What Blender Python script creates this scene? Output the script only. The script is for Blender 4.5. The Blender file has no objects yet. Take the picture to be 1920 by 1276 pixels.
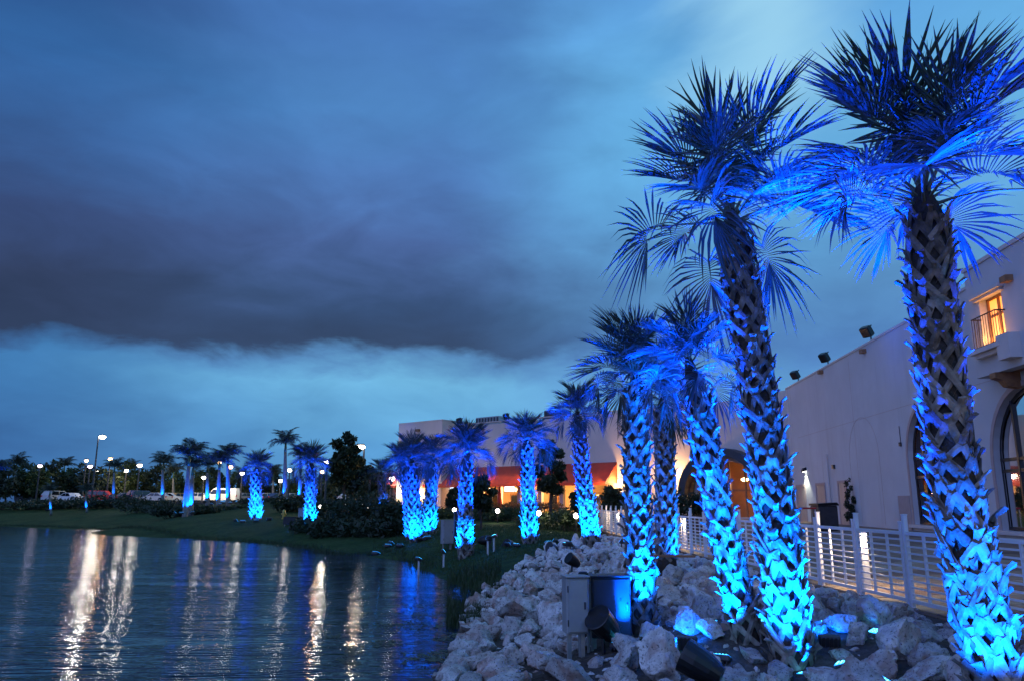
import bpy, bmesh, math, random
import numpy as np
from mathutils import Vector, Matrix, noise, geometry
R = math.radians
rnd = random.Random(7)
npr = np.random.RandomState(11)
S = bpy.context.scene
COL = S.collection

# ------------------------------------------------------------------ camera
PITCH, F, CAMZ = R(11.84), 1440.0, 1.5
CAM = Vector((0, 0, CAMZ))
cam = bpy.data.objects.new('camera', bpy.data.cameras.new('camera'))
COL.objects.link(cam)
cam.location = CAM
cam.rotation_euler = (R(90) + PITCH, 0, 0)
cam.data.sensor_width = 36; cam.data.lens = 27
cam.data.clip_start = 0.05; cam.data.clip_end = 6000
S.camera = cam

# ------------------------------------------------------------------ render / view
S.render.engine = 'CYCLES'
S.view_settings.view_transform = 'Standard'
S.view_settings.look = 'None'
S.view_settings.exposure = 0
S.view_settings.gamma = 1
S.view_settings.use_curve_mapping = False
cy = S.cycles
cy.use_denoising = True
cy.max_bounces = 5; cy.diffuse_bounces = 2; cy.glossy_bounces = 3
cy.transmission_bounces = 4; cy.transparent_max_bounces = 8
cy.caustics_reflective = False; cy.caustics_refractive = False
cy.sample_clamp_indirect = 4.0
cy.use_light_tree = True

def lin(c):
    out = []
    for v in c[:3]:
        v = v / 255.0
        out.append(v / 12.92 if v <= .04045 else ((v + .055) / 1.055) ** 2.4)
    return (*out, 1.0)

# ------------------------------------------------------------------ node helpers
class NT:
    def __init__(s, tree): s.t = tree; s.n = tree.nodes; s.l = tree.links
    def new(s, typ, **kw):
        nd = s.n.new(typ)
        for k, v in kw.items(): setattr(nd, k, v)
        return nd
    def put(s, sock, v):
        if isinstance(v, bpy.types.NodeSocket): s.l.new(v, sock)
        elif v is not None: sock.default_value = v
    def math(s, op, a, b=None, c=None, clamp=False):
        nd = s.new('ShaderNodeMath', operation=op, use_clamp=clamp)
        for i, v in enumerate((a, b, c)):
            if v is not None: s.put(nd.inputs[i], v)
        return nd.outputs[0]
    def mix(s, f, a, b, mode='MIX'):
        nd = s.new('ShaderNodeMix', data_type='RGBA', blend_type=mode)
        s.put(nd.inputs['Factor'], f); s.put(nd.inputs['A'], a) if False else None
        s.put(nd.inputs[6], a); s.put(nd.inputs[7], b)
        return nd.outputs[2]
    def noise(s, vec, scale, detail=4, rough=.5, dist=0):
        nd = s.new('ShaderNodeTexNoise')
        if vec is not None: s.l.new(vec, nd.inputs['Vector'])
        nd.inputs['Scale'].default_value = scale; nd.inputs['Detail'].default_value = detail
        nd.inputs['Roughness'].default_value = rough; nd.inputs['Distortion'].default_value = dist
        return nd.outputs['Fac']
    def ramp(s, fac, stops, interp='LINEAR'):
        nd = s.new('ShaderNodeValToRGB'); s.l.new(fac, nd.inputs[0])
        cr = nd.color_ramp; cr.interpolation = interp
        while len(cr.elements) < len(stops): cr.elements.new(.5)
        for e, (p, c) in zip(cr.elements, stops): e.position = p; e.color = c
        return nd.outputs[0]
    def maprange(s, v, a, b, c=0., d=1., smooth=True):
        nd = s.new('ShaderNodeMapRange', interpolation_type='SMOOTHSTEP' if smooth else 'LINEAR')
        s.put(nd.inputs[0], v)
        for i, q in enumerate((a, b, c, d)): nd.inputs[i + 1].default_value = q
        return nd.outputs[0]

# ------------------------------------------------------------------ sky (dusk storm clouds)
SUN_EL, SUN_AZ = 32.0, 205.0          # the last pale glow of the day comes from behind the camera
world = bpy.data.worlds.new('World'); S.world = world
world.use_nodes = True
world.node_tree.nodes.clear()
w = NT(world.node_tree)
tc = w.new('ShaderNodeTexCoord').outputs['Generated']
sep = w.new('ShaderNodeSeparateXYZ'); w.l.new(tc, sep.inputs[0])
dx, dy, dz = sep.outputs
el = w.math('MULTIPLY', w.math('ARCSINE', dz), 57.2958)
az = w.math('MULTIPLY', w.math('ARCTAN2', dx, dy), 57.2958)
mp = w.new('ShaderNodeMapping'); w.l.new(tc, mp.inputs[0]); mp.inputs['Scale'].default_value = (1, 1, 2.4)
mp.inputs['Location'].default_value = (3.1, 1.7, .4)
n1 = w.noise(mp.outputs[0], 2.6, 5, .5, .3)
n2 = w.noise(mp.outputs[0], 8.0, 6, .55, .5)
n3 = w.noise(mp.outputs[0], 3.4, 5, .5, .6)
elw = w.math('ADD', el, w.math('MULTIPLY', w.math('SUBTRACT', n1, .5), 5.0))
elw = w.math('ADD', elw, w.math('MULTIPLY', w.math('SUBTRACT', n2, .5), 4.2))
n4 = w.noise(mp.outputs[0], 22.0, 5, .6, .4)
elw = w.math('ADD', elw, w.math('MULTIPLY', w.math('SUBTRACT', n4, .5), 1.3))
e01 = w.math('DIVIDE', elw, 40.0, clamp=True)
def skyramp(stops): return w.ramp(e01, [(e / 40.0, lin(c)) for e, c in stops], 'LINEAR')
L = skyramp([(0, (54, 92, 148)), (4, (60, 112, 172)), (9.4, (66, 128, 188)), (10.5, (58, 100, 152)), (11.4, (50, 67, 100)), (14.5, (54, 70, 106)), (18.5, (58, 80, 128)), (23, (58, 100, 160)), (28, (54, 106, 170)), (33, (44, 80, 138))])
M = skyramp([(0, (88, 150, 212)), (4, (98, 170, 228)), (8.6, (118, 192, 238)), (10.2, (92, 146, 200)), (11.2, (56, 78, 114)), (14, (58, 85, 128)), (18, (76, 106, 164)), (23, (84, 130, 196)), (28, (82, 138, 202)), (34, (74, 124, 190))])
Rr = skyramp([(0, (104, 168, 224)), (5, (112, 182, 236)), (9, (96, 156, 214)), (11, (84, 134, 196)), (14.5, (92, 148, 204)), (19, (102, 172, 228)), (25, (106, 182, 236)), (30, (106, 180, 236)), (34, (100, 170, 230)), (40, (92, 156, 220))])
azw = w.math('ADD', az, w.math('MULTIPLY', w.math('SUBTRACT', n3, .5), 16))
c = w.mix(w.maprange(azw, -36, -8), L, M)
c = w.mix(w.maprange(azw, -7, 13), c, Rr)
lum = w.math('ADD', w.math('ADD', .57, w.math('MULTIPLY', n3, .44)), w.math('MULTIPLY', n2, .34))
cmb = w.new('ShaderNodeCombineXYZ')
for i in range(3): w.l.new(lum, cmb.inputs[i])
c = w.mix(1.0, c, cmb.outputs[0], 'MULTIPLY')
# paler torn gap in the cloud high on the right
gap = w.math('MULTIPLY', w.maprange(w.math('ABSOLUTE', w.math('SUBTRACT', azw, 20)), 9, 0), w.maprange(elw, 22, 31))
c = w.mix(w.math('MULTIPLY', gap, .75), c, lin((168, 224, 250)))
# the sky's own daylight behind the cloud deck: low sun, thin share
nish = w.new('ShaderNodeTexSky', sky_type='NISHITA', sun_disc=False)
nish.sun_elevation = R(1.0); nish.sun_rotation = R(SUN_AZ)
nb = w.mix(1.0, nish.outputs[0], (.05, .05, .05, 1), 'MULTIPLY')
c = w.mix(.06, c, nb)
bg = w.new('ShaderNodeBackground'); w.l.new(c, bg.inputs[0]); bg.inputs[1].default_value = 1.0
wo = w.new('ShaderNodeOutputWorld'); w.l.new(bg.outputs[0], wo.inputs[0])

sun = bpy.data.objects.new('sun', bpy.data.lights.new('sun', 'SUN')); COL.objects.link(sun)
sun.data.energy = 1.45; sun.data.color = (.29, .41, 1.0); sun.data.angle = R(70)
sdir = Vector((math.sin(R(SUN_AZ)) * math.cos(R(SUN_EL)), math.cos(R(SUN_AZ)) * math.cos(R(SUN_EL)), math.sin(R(SUN_EL))))
sdir = Vector((-0.62, -0.58, 0.53)).normalized()
sun.rotation_euler = sdir.to_track_quat('Z', 'Y').to_euler()

# ------------------------------------------------------------------ projection helpers (pixel of the photo -> place)
ct, st = math.cos(PITCH), math.sin(PITCH)
def ray(px, py):
    u, v = (px - 960) / F, (638 - py) / F
    return Vector((u, ct - v * st, st + v * ct))
def at(px, py, Y):
    r = ray(px, py); return CAM + r * (Y / r.y)
def atz(px, py, z):
    r = ray(px, py); return CAM + r * ((z - CAMZ) / r.z)
def gx(px, Y, z=0.):
    return (px - 960) / F * (Y * ct + (z - CAMZ) * st)
def hit(px, py, p0, n):
    r = ray(px, py); return CAM + r * ((p0 - CAM).dot(n) / r.dot(n))

# ------------------------------------------------------------------ object helpers
def tag(o, label=None, cat=None, group=None, kind=None):
    if label: o['label'] = label
    if cat: o['category'] = cat
    if group: o['group'] = group
    if kind: o['kind'] = kind
    return o
def empty(name, loc, label=None, cat=None, group=None, rz=0.):
    o = bpy.data.objects.new(name, None); COL.objects.link(o)
    o.empty_display_size = .2
    o.location = loc; o.rotation_euler = (0, 0, rz)
    return tag(o, label, cat, group)
def inst(name, me, parent=None, loc=(0, 0, 0), rot=None, scale=None, mat=None):
    o = bpy.data.objects.new(name, me); COL.objects.link(o)
    if parent: o.parent = parent
    o.location = loc
    if rot is not None:
        o.rotation_euler = rot.to_euler() if hasattr(rot, 'to_euler') else rot
    if scale is not None: o.scale = (scale,) * 3 if isinstance(scale, (int, float)) else scale
    if mat: 
        o.material_slots[0].link = 'OBJECT'; o.material_slots[0].material = mat
    return o

class MB:
    def __init__(s): s.v = []; s.f = []; s.m = []; s.mi = 0
    def add(s, vs, fs):
        b = len(s.v); s.v += [tuple(p) for p in vs]; s.f += [tuple(i + b for i in f) for f in fs]
        s.m += [s.mi] * len(fs); return s
    def box(s, c, d, M=None):
        x, y, z = d[0] / 2, d[1] / 2, d[2] / 2
        vs = [Vector((sx * x, sy * y, sz * z)) for sz in (-1, 1) for sy in (-1, 1) for sx in (-1, 1)]
        if M is not None: vs = [M @ p for p in vs]
        vs = [p + Vector(c) for p in vs]
        return s.add(vs, [(0, 2, 3, 1), (4, 5, 7, 6), (0, 1, 5, 4), (2, 6, 7, 3), (0, 4, 6, 2), (1, 3, 7, 5)])
    def box2(s, a, b): 
        return s.box([(p + q) / 2 for p, q in zip(a, b)], [abs(q - p) for p, q in zip(a, b)])
    def cbox(s, c, d, b=.02, M=None):
        # chamfered box: vertical edges and top/bottom rims cut
        x, y, z = d[0] / 2, d[1] / 2, d[2] / 2
        def ringp(X, Y, Z, k): return [Vector(p) for p in ((X - k, -Y, Z), (X, -Y + k, Z), (X, Y - k, Z), (X - k, Y, Z), (-X + k, Y, Z), (-X, Y - k, Z), (-X, -Y + k, Z), (-X + k, -Y, Z))]
        rings = [ringp(x - b, y - b, -z, b), ringp(x, y, -z + b, b), ringp(x, y, z - b, b), ringp(x - b, y - b, z, b)]
        vs = [p for r_ in rings for p in r_]
        if M is not None: vs = [M @ p for p in vs]
        vs = [p + Vector(c) for p in vs]
        fs = [(i * 8 + j, i * 8 + (j + 1) % 8, i * 8 + 8 + (j + 1) % 8, i * 8 + 8 + j) for i in range(3) for j in range(8)]
        fs += [tuple(range(7, -1, -1)), tuple(range(24, 32))]
        return s.add(vs, fs)
    def tube(s, pts, rad, n=8, caps=True):
        pts = [Vector(p) for p in pts]
        if isinstance(rad, (int, float)): rad = [rad] * len(pts)
        vs = []; up = None
        for i, p in enumerate(pts):
            t = (pts[min(i + 1, len(pts) - 1)] - pts[max(i - 1, 0)]).normalized()
            if up is None: up = t.orthogonal().normalized()
            a = (up - t * up.dot(t)).normalized(); b_ = t.cross(a); up = a
            vs += [p + (a * math.cos(2 * math.pi * k / n) + b_ * math.sin(2 * math.pi * k / n)) * rad[i] for k in range(n)]
        fs = [(i * n + k, i * n + (k + 1) % n, (i + 1) * n + (k + 1) % n, (i + 1) * n + k) for i in range(len(pts) - 1) for k in range(n)]
        if caps: fs += [tuple(range(n - 1, -1, -1)), tuple(range((len(pts) - 1) * n, len(pts) * n))]
        return s.add(vs, fs)
    def lathe(s, prof, n=16, M=None):
        vs = [Vector((r_ * math.cos(2 * math.pi * k / n), r_ * math.sin(2 * math.pi * k / n), z)) for r_, z in prof for k in range(n)]
        if M is not None: vs = [M @ p for p in vs]
        fs = [(i * n + k, i * n + (k + 1) % n, (i + 1) * n + (k + 1) % n, (i + 1) * n + k) for i in range(len(prof) - 1) for k in range(n)]
        fs += [tuple(range(n - 1, -1, -1)), tuple(range((len(prof) - 1) * n, len(prof) * n))]
        return s.add(vs, fs)
    def prism(s, poly, y0, y1, M=None):
        # polygon in local x,z extruded along local y
        n = len(poly)
        vs = [Vector((p[0], y0, p[1])) for p in poly] + [Vector((p[0], y1, p[1])) for p in poly]
        if M is not None: vs = [M @ p for p in vs]
        return s.add(vs, [tuple(range(n)), tuple(range(2 * n - 1, n - 1, -1))] + [(i, i + n, (i + 1) % n + n, (i + 1) % n) for i in range(n)])
    def mesh(s, name, mats, smooth=False):
        me = bpy.data.meshes.new(name); me.from_pydata(s.v, [], s.f)
        for m_ in (mats if isinstance(mats, (list, tuple)) else [mats]): me.materials.append(m_)
        if any(s.m): me.polygons.foreach_set('material_index', s.m)
        bm = bmesh.new(); bm.from_mesh(me); bmesh.ops.recalc_face_normals(bm, faces=bm.faces); bm.to_mesh(me); bm.free()
        if smooth: me.polygons.foreach_set('use_smooth', [True] * len(me.polygons))
        me.update(); return me
    def build(s, name, mats, parent=None, loc=(0, 0, 0), smooth=False, rot=None):
        return inst(name, s.mesh(name, mats, smooth), parent, loc, rot)

def quads_mesh(name, V, mat):
    """V: n x 4 x 3 array of quads"""
    n = len(V)
    me = bpy.data.meshes.new(name)
    me.vertices.add(n * 4); me.vertices.foreach_set('co', np.ascontiguousarray(V, dtype=np.float32).ravel())
    me.loops.add(n * 4); me.loops.foreach_set('vertex_index', np.arange(n * 4, dtype=np.int32))
    me.polygons.add(n); me.polygons.foreach_set('loop_start', np.arange(0, n * 4, 4, dtype=np.int32))
    try: me.polygons.foreach_set('loop_total', np.full(n, 4, dtype=np.int32))
    except Exception: pass
    me.materials.append(mat); me.update(calc_edges=True); me.validate(); return me

# ------------------------------------------------------------------ materials
MATS = {}
def mat(name, base, rough=.7, metal=0., var=.0, vscale=3., bump=0., bscale=20., base2=None, spec=.5, detail=5, trans=0., coords='Object'):
    m = bpy.data.materials.new(name); m.use_nodes = True
    t = NT(m.node_tree); p = t.n['Principled BSDF']
    p.inputs['Roughness'].default_value = rough; p.inputs['Metallic'].default_value = metal
    p.inputs['Specular IOR Level'].default_value = spec
    co = t.new('ShaderNodeTexCoord').outputs[coords]
    b4 = (*base, 1)
    if var or base2:
        f = t.noise(co, vscale, detail, .6)
        b2 = (*(base2 if base2 else [x * (1 - var) for x in base]), 1)
        col = t.ramp(f, [(.35, b2), (.65, b4)])
        t.l.new(col, p.inputs['Base Color'])
    else: p.inputs['Base Color'].default_value = b4
    if bump:
        bn = t.new('ShaderNodeBump'); bn.inputs['Strength'].default_value = bump; bn.inputs['Distance'].default_value = .02
        t.l.new(t.noise(co, bscale, 6, .6), bn.inputs['Height']); t.l.new(bn.outputs[0], p.inputs['Normal'])
    if trans:
        tr = t.new('ShaderNodeBsdfTranslucent')
        if p.inputs['Base Color'].links: t.l.new(p.inputs['Base Color'].links[0].from_socket, tr.inputs[0])
        else: tr.inputs[0].default_value = b4
        mx = t.new('ShaderNodeMixShader'); mx.inputs[0].default_value = trans
        t.l.new(p.outputs[0], mx.inputs[1]); t.l.new(tr.outputs[0], mx.inputs[2])
        t.l.new(mx.outputs[0], t.n['Material Output'].inputs[0])
    MATS[name] = m; return m
def emat(name, col, strength):
    m = bpy.data.materials.new(name); m.use_nodes = True; t = NT(m.node_tree)
    p = t.n['Principled BSDF']; p.inputs['Base Color'].default_value = (.4, .4, .4, 1)
    p.inputs['Emission Color'].default_value = (*col, 1); p.inputs['Emission Strength'].default_value = strength
    try: m.cycles.emission_sampling = 'NONE'
    except Exception: pass
    return m

m_stucco = mat('white_stucco', (.53, .55, .58), .9, var=.10, vscale=.5, bump=.25, bscale=60)
t = NT(m_stucco.node_tree); p = t.n['Principled BSDF']; src = p.inputs['Base Color'].links[0].from_socket
gp_ = t.new('ShaderNodeNewGeometry').outputs['Position']; mpg = t.new('ShaderNodeMapping'); t.l.new(gp_, mpg.inputs[0]); mpg.inputs['Scale'].default_value = (2.2, 2.2, .16)
st1 = t.maprange(t.noise(mpg.outputs[0], 1.0, 5, .65), .52, .74, 0, .45); st2 = t.maprange(t.noise(gp_, .33, 3, .5), .5, .6, 0, .22)
t.l.new(t.mix(st2, t.mix(st1, src, (.36, .35, .36, 1)), (.46, .45, .47, 1)), p.inputs['Base Color'])
m_cap = mat('parapet_stucco', (.58, .55, .54), .85, var=.08, vscale=2, bump=.2, bscale=60)
m_tan = mat('tan_stucco', (.60, .50, .46), .9, var=.10, vscale=.6, bump=.25, bscale=50)
m_trim = mat('pinkish_trim', (.42, .33, .31), .85, var=.1, vscale=4)
m_wood = mat('corbel_wood', (.30, .15, .07), .65, var=.35, vscale=6, bump=.3, bscale=30)
m_dark = mat('black_metal', (.012, .012, .014), .45, var=.2, vscale=8)
m_dkgrey = mat('dark_grey_metal', (.05, .05, .055), .5, var=.3, vscale=6)
m_grey = mat('grey_enamel', (.33, .34, .35), .4, metal=.2, var=.12, vscale=5)
m_galv = mat('galvanised_steel', (.42, .42, .42), .45, metal=.5, var=.2, vscale=9)
m_black = mat('black_plastic', (.01, .01, .012), .35, var=.3, vscale=6)
m_boxblack = mat('dark_powdercoat', (.022, .024, .034), .5, var=.2, vscale=3)
m_fence = mat('white_fence_paint', (.80, .80, .82), .45, var=.08, vscale=3)
m_boot = mat('palm_boot', (.34, .29, .25), .85, base2=(.15, .12, .10), vscale=9, bump=.5, bscale=40)
m_bootd = mat('weathered_palm_boot', (.25, .20, .17), .9, base2=(.10, .08, .065), vscale=11, bump=.5, bscale=40)
for m_ in (m_boot, m_bootd):
    t = NT(m_.node_tree); p = t.n['Principled BSDF']; src = p.inputs['Base Color'].links[0].from_socket
    rv = t.new('ShaderNodeObjectInfo').outputs['Random']; vv = t.math('MULTIPLY_ADD', rv, .75, .55); cb = t.new('ShaderNodeCombineXYZ')
    for i in range(3): t.l.new(vv, cb.inputs[i])
    t.l.new(t.mix(1., src, cb.outputs[0], 'MULTIPLY'), p.inputs['Base Color'])
m_fibre = mat('palm_fibre', (.07, .05, .04), .95, base2=(.025, .02, .016), vscale=18, bump=.8, bscale=50)
m_frond = mat('palm_frond', (.075, .10, .085), .42, base2=(.04, .058, .045), vscale=2.5, trans=.22, spec=.5)
m_frond2 = mat('palm_frond_dry', (.13, .12, .07), .6, base2=(.06, .06, .03), vscale=3, trans=.2)
m_petiole = mat('palm_petiole', (.16, .19, .13), .45, var=.3, vscale=5)
m_royal = mat('royal_trunk', (.24, .22, .20), .8, base2=(.14, .13, .12), vscale=5, bump=.3)
m_shaft = mat('crownshaft_green', (.10, .16, .06), .4, var=.3)
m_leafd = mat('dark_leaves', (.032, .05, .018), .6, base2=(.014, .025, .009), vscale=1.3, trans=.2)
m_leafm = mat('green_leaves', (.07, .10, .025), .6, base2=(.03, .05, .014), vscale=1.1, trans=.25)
m_hedge = mat('hedge_leaves', (.04, .07, .02), .6, base2=(.018, .035, .01), vscale=2, trans=.2)
m_flower = mat('orange_flowers', (.45, .12, .03), .6, base2=(.08, .09, .02), vscale=3, trans=.2)
m_bark = mat('bark', (.06, .045, .035), .9, var=.4, vscale=10, bump=.6)
m_awning = mat('red_canvas_awning', (.62, .10, .055), .8, var=.12, vscale=2, trans=.4)
m_umb = mat('red_umbrella_canvas', (.35, .03, .02), .8, var=.15)
m_asphalt = mat('asphalt', (.05, .05, .052), .85, var=.25, vscale=.8, bump=.3, bscale=30)
m_reed = mat('reeds', (.045, .07, .02), .6, base2=(.02, .035, .01), vscale=3, trans=.2)
m_pvc = mat('white_pvc', (.55, .55, .55), .5, var=.1)
m_pot = mat('glazed_pot', (.16, .08, .04), .5, var=.3, vscale=4)
m_door = mat('door_paint', (.34, .30, .29), .6, var=.12, vscale=3)
m_rail_wood = mat('patio_timber', (.32, .15, .07), .7, var=.3, vscale=5)
m_tyre = mat('tyre_rubber', (.015, .015, .015), .8, var=.2)
m_carglass = mat('car_glass', (.012, .014, .018), .08, spec=.8)

# lenses / lamps
m_lens = emat('blue_led_lens', (.0, .30, 1.0), 2.2)
m_led = emat('blue_led', (.10, .85, 1.0), 7.0)
m_lampw = emat('street_lamp_globe', (1.0, .90, .78), 22.0)
m_lampo = emat('sodium_lamp_globe', (1.0, .55, .26), 16.0)
m_lampp = emat('mauve_lamp_globe', (.90, .75, 1.0), 7.0)
m_warm = emat('warm_lamp_glass', (1.0, .62, .26), 14.0)
m_bol = emat('bollard_lens', (1.0, .86, .72), 9.0)
m_screen = emat('tv_screen', (.75, .85, 1.0), 2.5)
m_head = emat('lit_car_lamp', (1.0, .8, .55), 5.0)
m_shade = emat('amber_window', (1.0, .30, .025), 2.0)
m_pend = emat('pendant_glass', (1.0, .45, .15), 5.0)

def m_paint(name, c): return mat(name, c, .25, spec=.6, var=.06, vscale=2)

# limestone
m_rock = bpy.data.materials.new('pitted_limestone'); m_rock.use_nodes = True
t = NT(m_rock.node_tree); p = t.n['Principled BSDF']; p.inputs['Roughness'].default_value = .92
p.inputs['Specular IOR Level'].default_value = .2
oi = t.new('ShaderNodeObjectInfo'); tcn = t.new('ShaderNodeTexCoord').outputs['Object']
add = t.new('ShaderNodeVectorMath', operation='ADD'); t.l.new(tcn, add.inputs[0])
scl = t.new('ShaderNodeVectorMath', operation='SCALE'); t.l.new(oi.outputs['Location'], scl.inputs[0]); scl.inputs[3].default_value = .7
t.l.new(scl.outputs[0], add.inputs[1]); rc = add.outputs[0]
f1 = t.noise(rc, 3.2, 7, .65); f2 = t.noise(rc, 16, 6, .7); f3 = t.noise(rc, 1.3, 3, .5)
c1 = t.ramp(f1, [(.28, (.26, .235, .215, 1)), (.44, (.54, .51, .48, 1)), (.64, (.74, .71, .68, 1))])
c2 = t.mix(t.maprange(f3, .52, .66), c1, (.42, .29, .24, 1))
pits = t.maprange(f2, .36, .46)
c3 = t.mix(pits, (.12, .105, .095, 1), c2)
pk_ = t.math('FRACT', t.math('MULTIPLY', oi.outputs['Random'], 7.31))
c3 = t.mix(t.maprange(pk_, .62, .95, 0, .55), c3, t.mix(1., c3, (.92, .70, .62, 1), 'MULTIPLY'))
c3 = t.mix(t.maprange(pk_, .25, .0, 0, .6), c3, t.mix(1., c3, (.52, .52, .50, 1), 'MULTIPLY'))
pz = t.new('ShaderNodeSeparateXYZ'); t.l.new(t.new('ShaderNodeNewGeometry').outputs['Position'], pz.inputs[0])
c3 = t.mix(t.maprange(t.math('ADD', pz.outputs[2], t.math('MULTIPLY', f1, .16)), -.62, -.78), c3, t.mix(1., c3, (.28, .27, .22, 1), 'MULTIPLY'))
hv = t.new('ShaderNodeMath', operation='MULTIPLY_ADD'); t.l.new(oi.outputs['Random'], hv.inputs[0]); hv.inputs[1].default_value = .40; hv.inputs[2].default_value = .80
cb = t.new('ShaderNodeCombineXYZ')
for i in range(3): t.l.new(hv.outputs[0], cb.inputs[i])
t.l.new(t.mix(1., c3, cb.outputs[0], 'MULTIPLY'), p.inputs['Base Color'])
bn = t.new('ShaderNodeBump'); bn.inputs['Strength'].default_value = 1.0; bn.inputs['Distance'].default_value = .05
hh = t.math('ADD', t.math('MULTIPLY', f2, .6), f1); t.l.new(hh, bn.inputs['Height']); t.l.new(bn.outputs[0], p.inputs['Normal'])

# lawn / soil
def groundmat(name, a, b_, c_, sc, bs):
    m = bpy.data.materials.new(name); m.use_nodes = True; t = NT(m.node_tree); p = t.n['Principled BSDF']
    p.inputs['Roughness'].default_value = .95; p.inputs['Specular IOR Level'].default_value = .15
    g = t.new('ShaderNodeNewGeometry').outputs['Position']
    f = t.noise(g, sc, 6, .65); f2 = t.noise(g, sc * 9, 4, .7)
    c = t.ramp(f, [(.3, a), (.5, b_), (.72, c_)])
    c = t.mix(t.maprange(f2, .3, .7), t.mix(1., c, (.5, .5, .5, 1), 'MULTIPLY'), c)
    t.l.new(c, p.inputs['Base Color'])
    bn = t.new('ShaderNodeBump'); bn.inputs['Strength'].default_value = .8; bn.inputs['Distance'].default_value = .06
    t.l.new(t.noise(g, bs, 5, .7), bn.inputs['Height']); t.l.new(bn.outputs[0], p.inputs['Normal'])
    return m
m_lawn = groundmat('lawn_grass', (.022, .048, .013, 1), (.042, .082, .022, 1), (.06, .09, .028, 1), .35, 14)
m_soil = groundmat('gravel_soil', (.07, .055, .045, 1), (.14, .115, .095, 1), (.22, .19, .16, 1), 1.6, 30)

# water
m_water = bpy.data.materials.new('lake_water'); m_water.use_nodes = True
t = NT(m_water.node_tree); p = t.n['Principled BSDF']
p.inputs['Base Color'].default_value = (.004, .012, .022, 1); p.inputs['Roughness'].default_value = .018
p.inputs['IOR'].default_value = 1.33; p.inputs['Specular IOR Level'].default_value = .36
g = t.new('ShaderNodeNewGeometry').outputs['Position']
mp1 = t.new('ShaderNodeMapping'); t.l.new(g, mp1.inputs[0]); mp1.inputs['Scale'].default_value = (.5, 1.5, 1); mp1.inputs['Rotation'].default_value = (0, 0, R(-4))
w1 = t.noise(mp1.outputs[0], 1.5, 3, .55, .4)
w2 = t.noise(mp1.outputs[0], 4.2, 3, .6, .3)
w3 = t.noise(g, .12, 2, .5)
mp2 = t.new('ShaderNodeMapping'); t.l.new(g, mp2.inputs[0]); mp2.inputs['Scale'].default_value = (.16, .95, 1); mp2.inputs['Rotation'].default_value = (0, 0, R(5))
w5 = t.noise(mp2.outputs[0], 1.0, 4, .65, .3)
amp = t.math('MULTIPLY', t.maprange(w3, .35, .65, .7, 1.0), t.maprange(w5, .34, .64, .5, 1.4))
w4 = t.noise(mp1.outputs[0], 15, 2, .5, .2)
h = t.math('ADD', t.math('MULTIPLY', w1, .6), t.math('MULTIPLY', w2, .46)); h = t.math('ADD', h, t.math('MULTIPLY', w4, .10)); h = t.math('MULTIPLY', h, amp)
bn = t.new('ShaderNodeBump'); bn.inputs['Strength'].default_value = .55; bn.inputs['Distance'].default_value = .075
t.l.new(h, bn.inputs['Height']); t.l.new(bn.outputs[0], p.inputs['Normal'])

# ------------------------------------------------------------------ terrain
WZ = -0.9
shore_px = [(-900, 968), (-400, 976), (0, 985), (200, 993), (350, 1008), (460, 1015), (535, 1022), (580, 1028), (640, 1040), (711, 1038), (766, 1051), (811, 1073), (850, 1092), (893, 1108), (905, 1130), (885, 1165), (872, 1205), (840, 1250), (822, 1290), (795, 1390)]
shore = [atz(a, b, WZ) for a, b in shore_px]
ctrl = [(q.x, q.y, WZ) for q in shore]
def fenceX(Y): return 6.15 - .032 * Y
for Y in range(-6, 45, 4): ctrl.append((fenceX(Y) - .1, Y, -.10)); ctrl.append((fenceX(Y) + 6, Y, -.15))
ctrl += [tuple(at(*q)) for q in [(1465, 1250, 9.2), (1405, 1190, 9.9), (1205, 1192, 11.2), (1110, 1028, 26), (993, 1018, 29), (873, 1042, 28), (778, 1012, 38), (803, 1003, 40), (722, 975, 52), (581, 985, 52), (481, 972, 60), (349, 967, 68), (537, 938, 85), (408, 950, 80), (430, 952, 80), (900, 968, 58), (1050, 972, 52), (95, 962, 90), (161, 957, 92), (0, 950, 100), (950, 990, 40), (842, 1000, 36), (650, 985, 56)]]
ctrl += [(-60, 112, 1.2), (-30, 108, 1.25), (0, 100, .9), (-100, 125, 1.2), (-200, 160, 1.2), (30, 90, .3), (60, 60, .2), (60, 0, 0), (0, 200, 1.3), (-200, 300, 1.3), (200, 300, 1.0), (-60, 160, 1.3),
         (-12, 20, -2.2), (-25, 35, -2.2), (-40, 40, -2.4), (-12, 35, -2.0), (-5, 14, -1.7), (-30, 5, -2.4), (-80, 30, -2.4), (-160, 60, -2.4), (-8, 2, -1.9), (-30, -30, -2.4), (-4, 22, -1.5), (-60, 60, -2.2),
         (0, 2, -.5), (2.5, 4, -.4), (0, -6, -.4), (6, -12, 0.), (-3, 6, -1.15), (-3, -8, -1.1), (1.2, 8, -.66), (0.4, 12, -.68), (2, 16, -.45), (.6, 20, -.65)]
CP = np.array(ctrl)
def _phi(A, B): return np.sqrt(((A[:, None, :] - B[None]) ** 2).sum(-1) + .3)
n_ = len(CP); K = np.zeros((n_ + 1, n_ + 1)); K[:n_, :n_] = -_phi(CP[:, :2], CP[:, :2]) - np.eye(n_) * -.0; K[:n_, n_] = K[n_, :n_] = 1
WGT = np.linalg.lstsq(K, np.append(CP[:, 2], 0), rcond=None)[0]
def Hn(P): return np.clip(-_phi(P, CP[:, :2]) @ WGT[:n_] + WGT[n_], -2.6, 1.5)
def H(x, y): return float(Hn(np.array([[x, y]]))[0])

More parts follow.
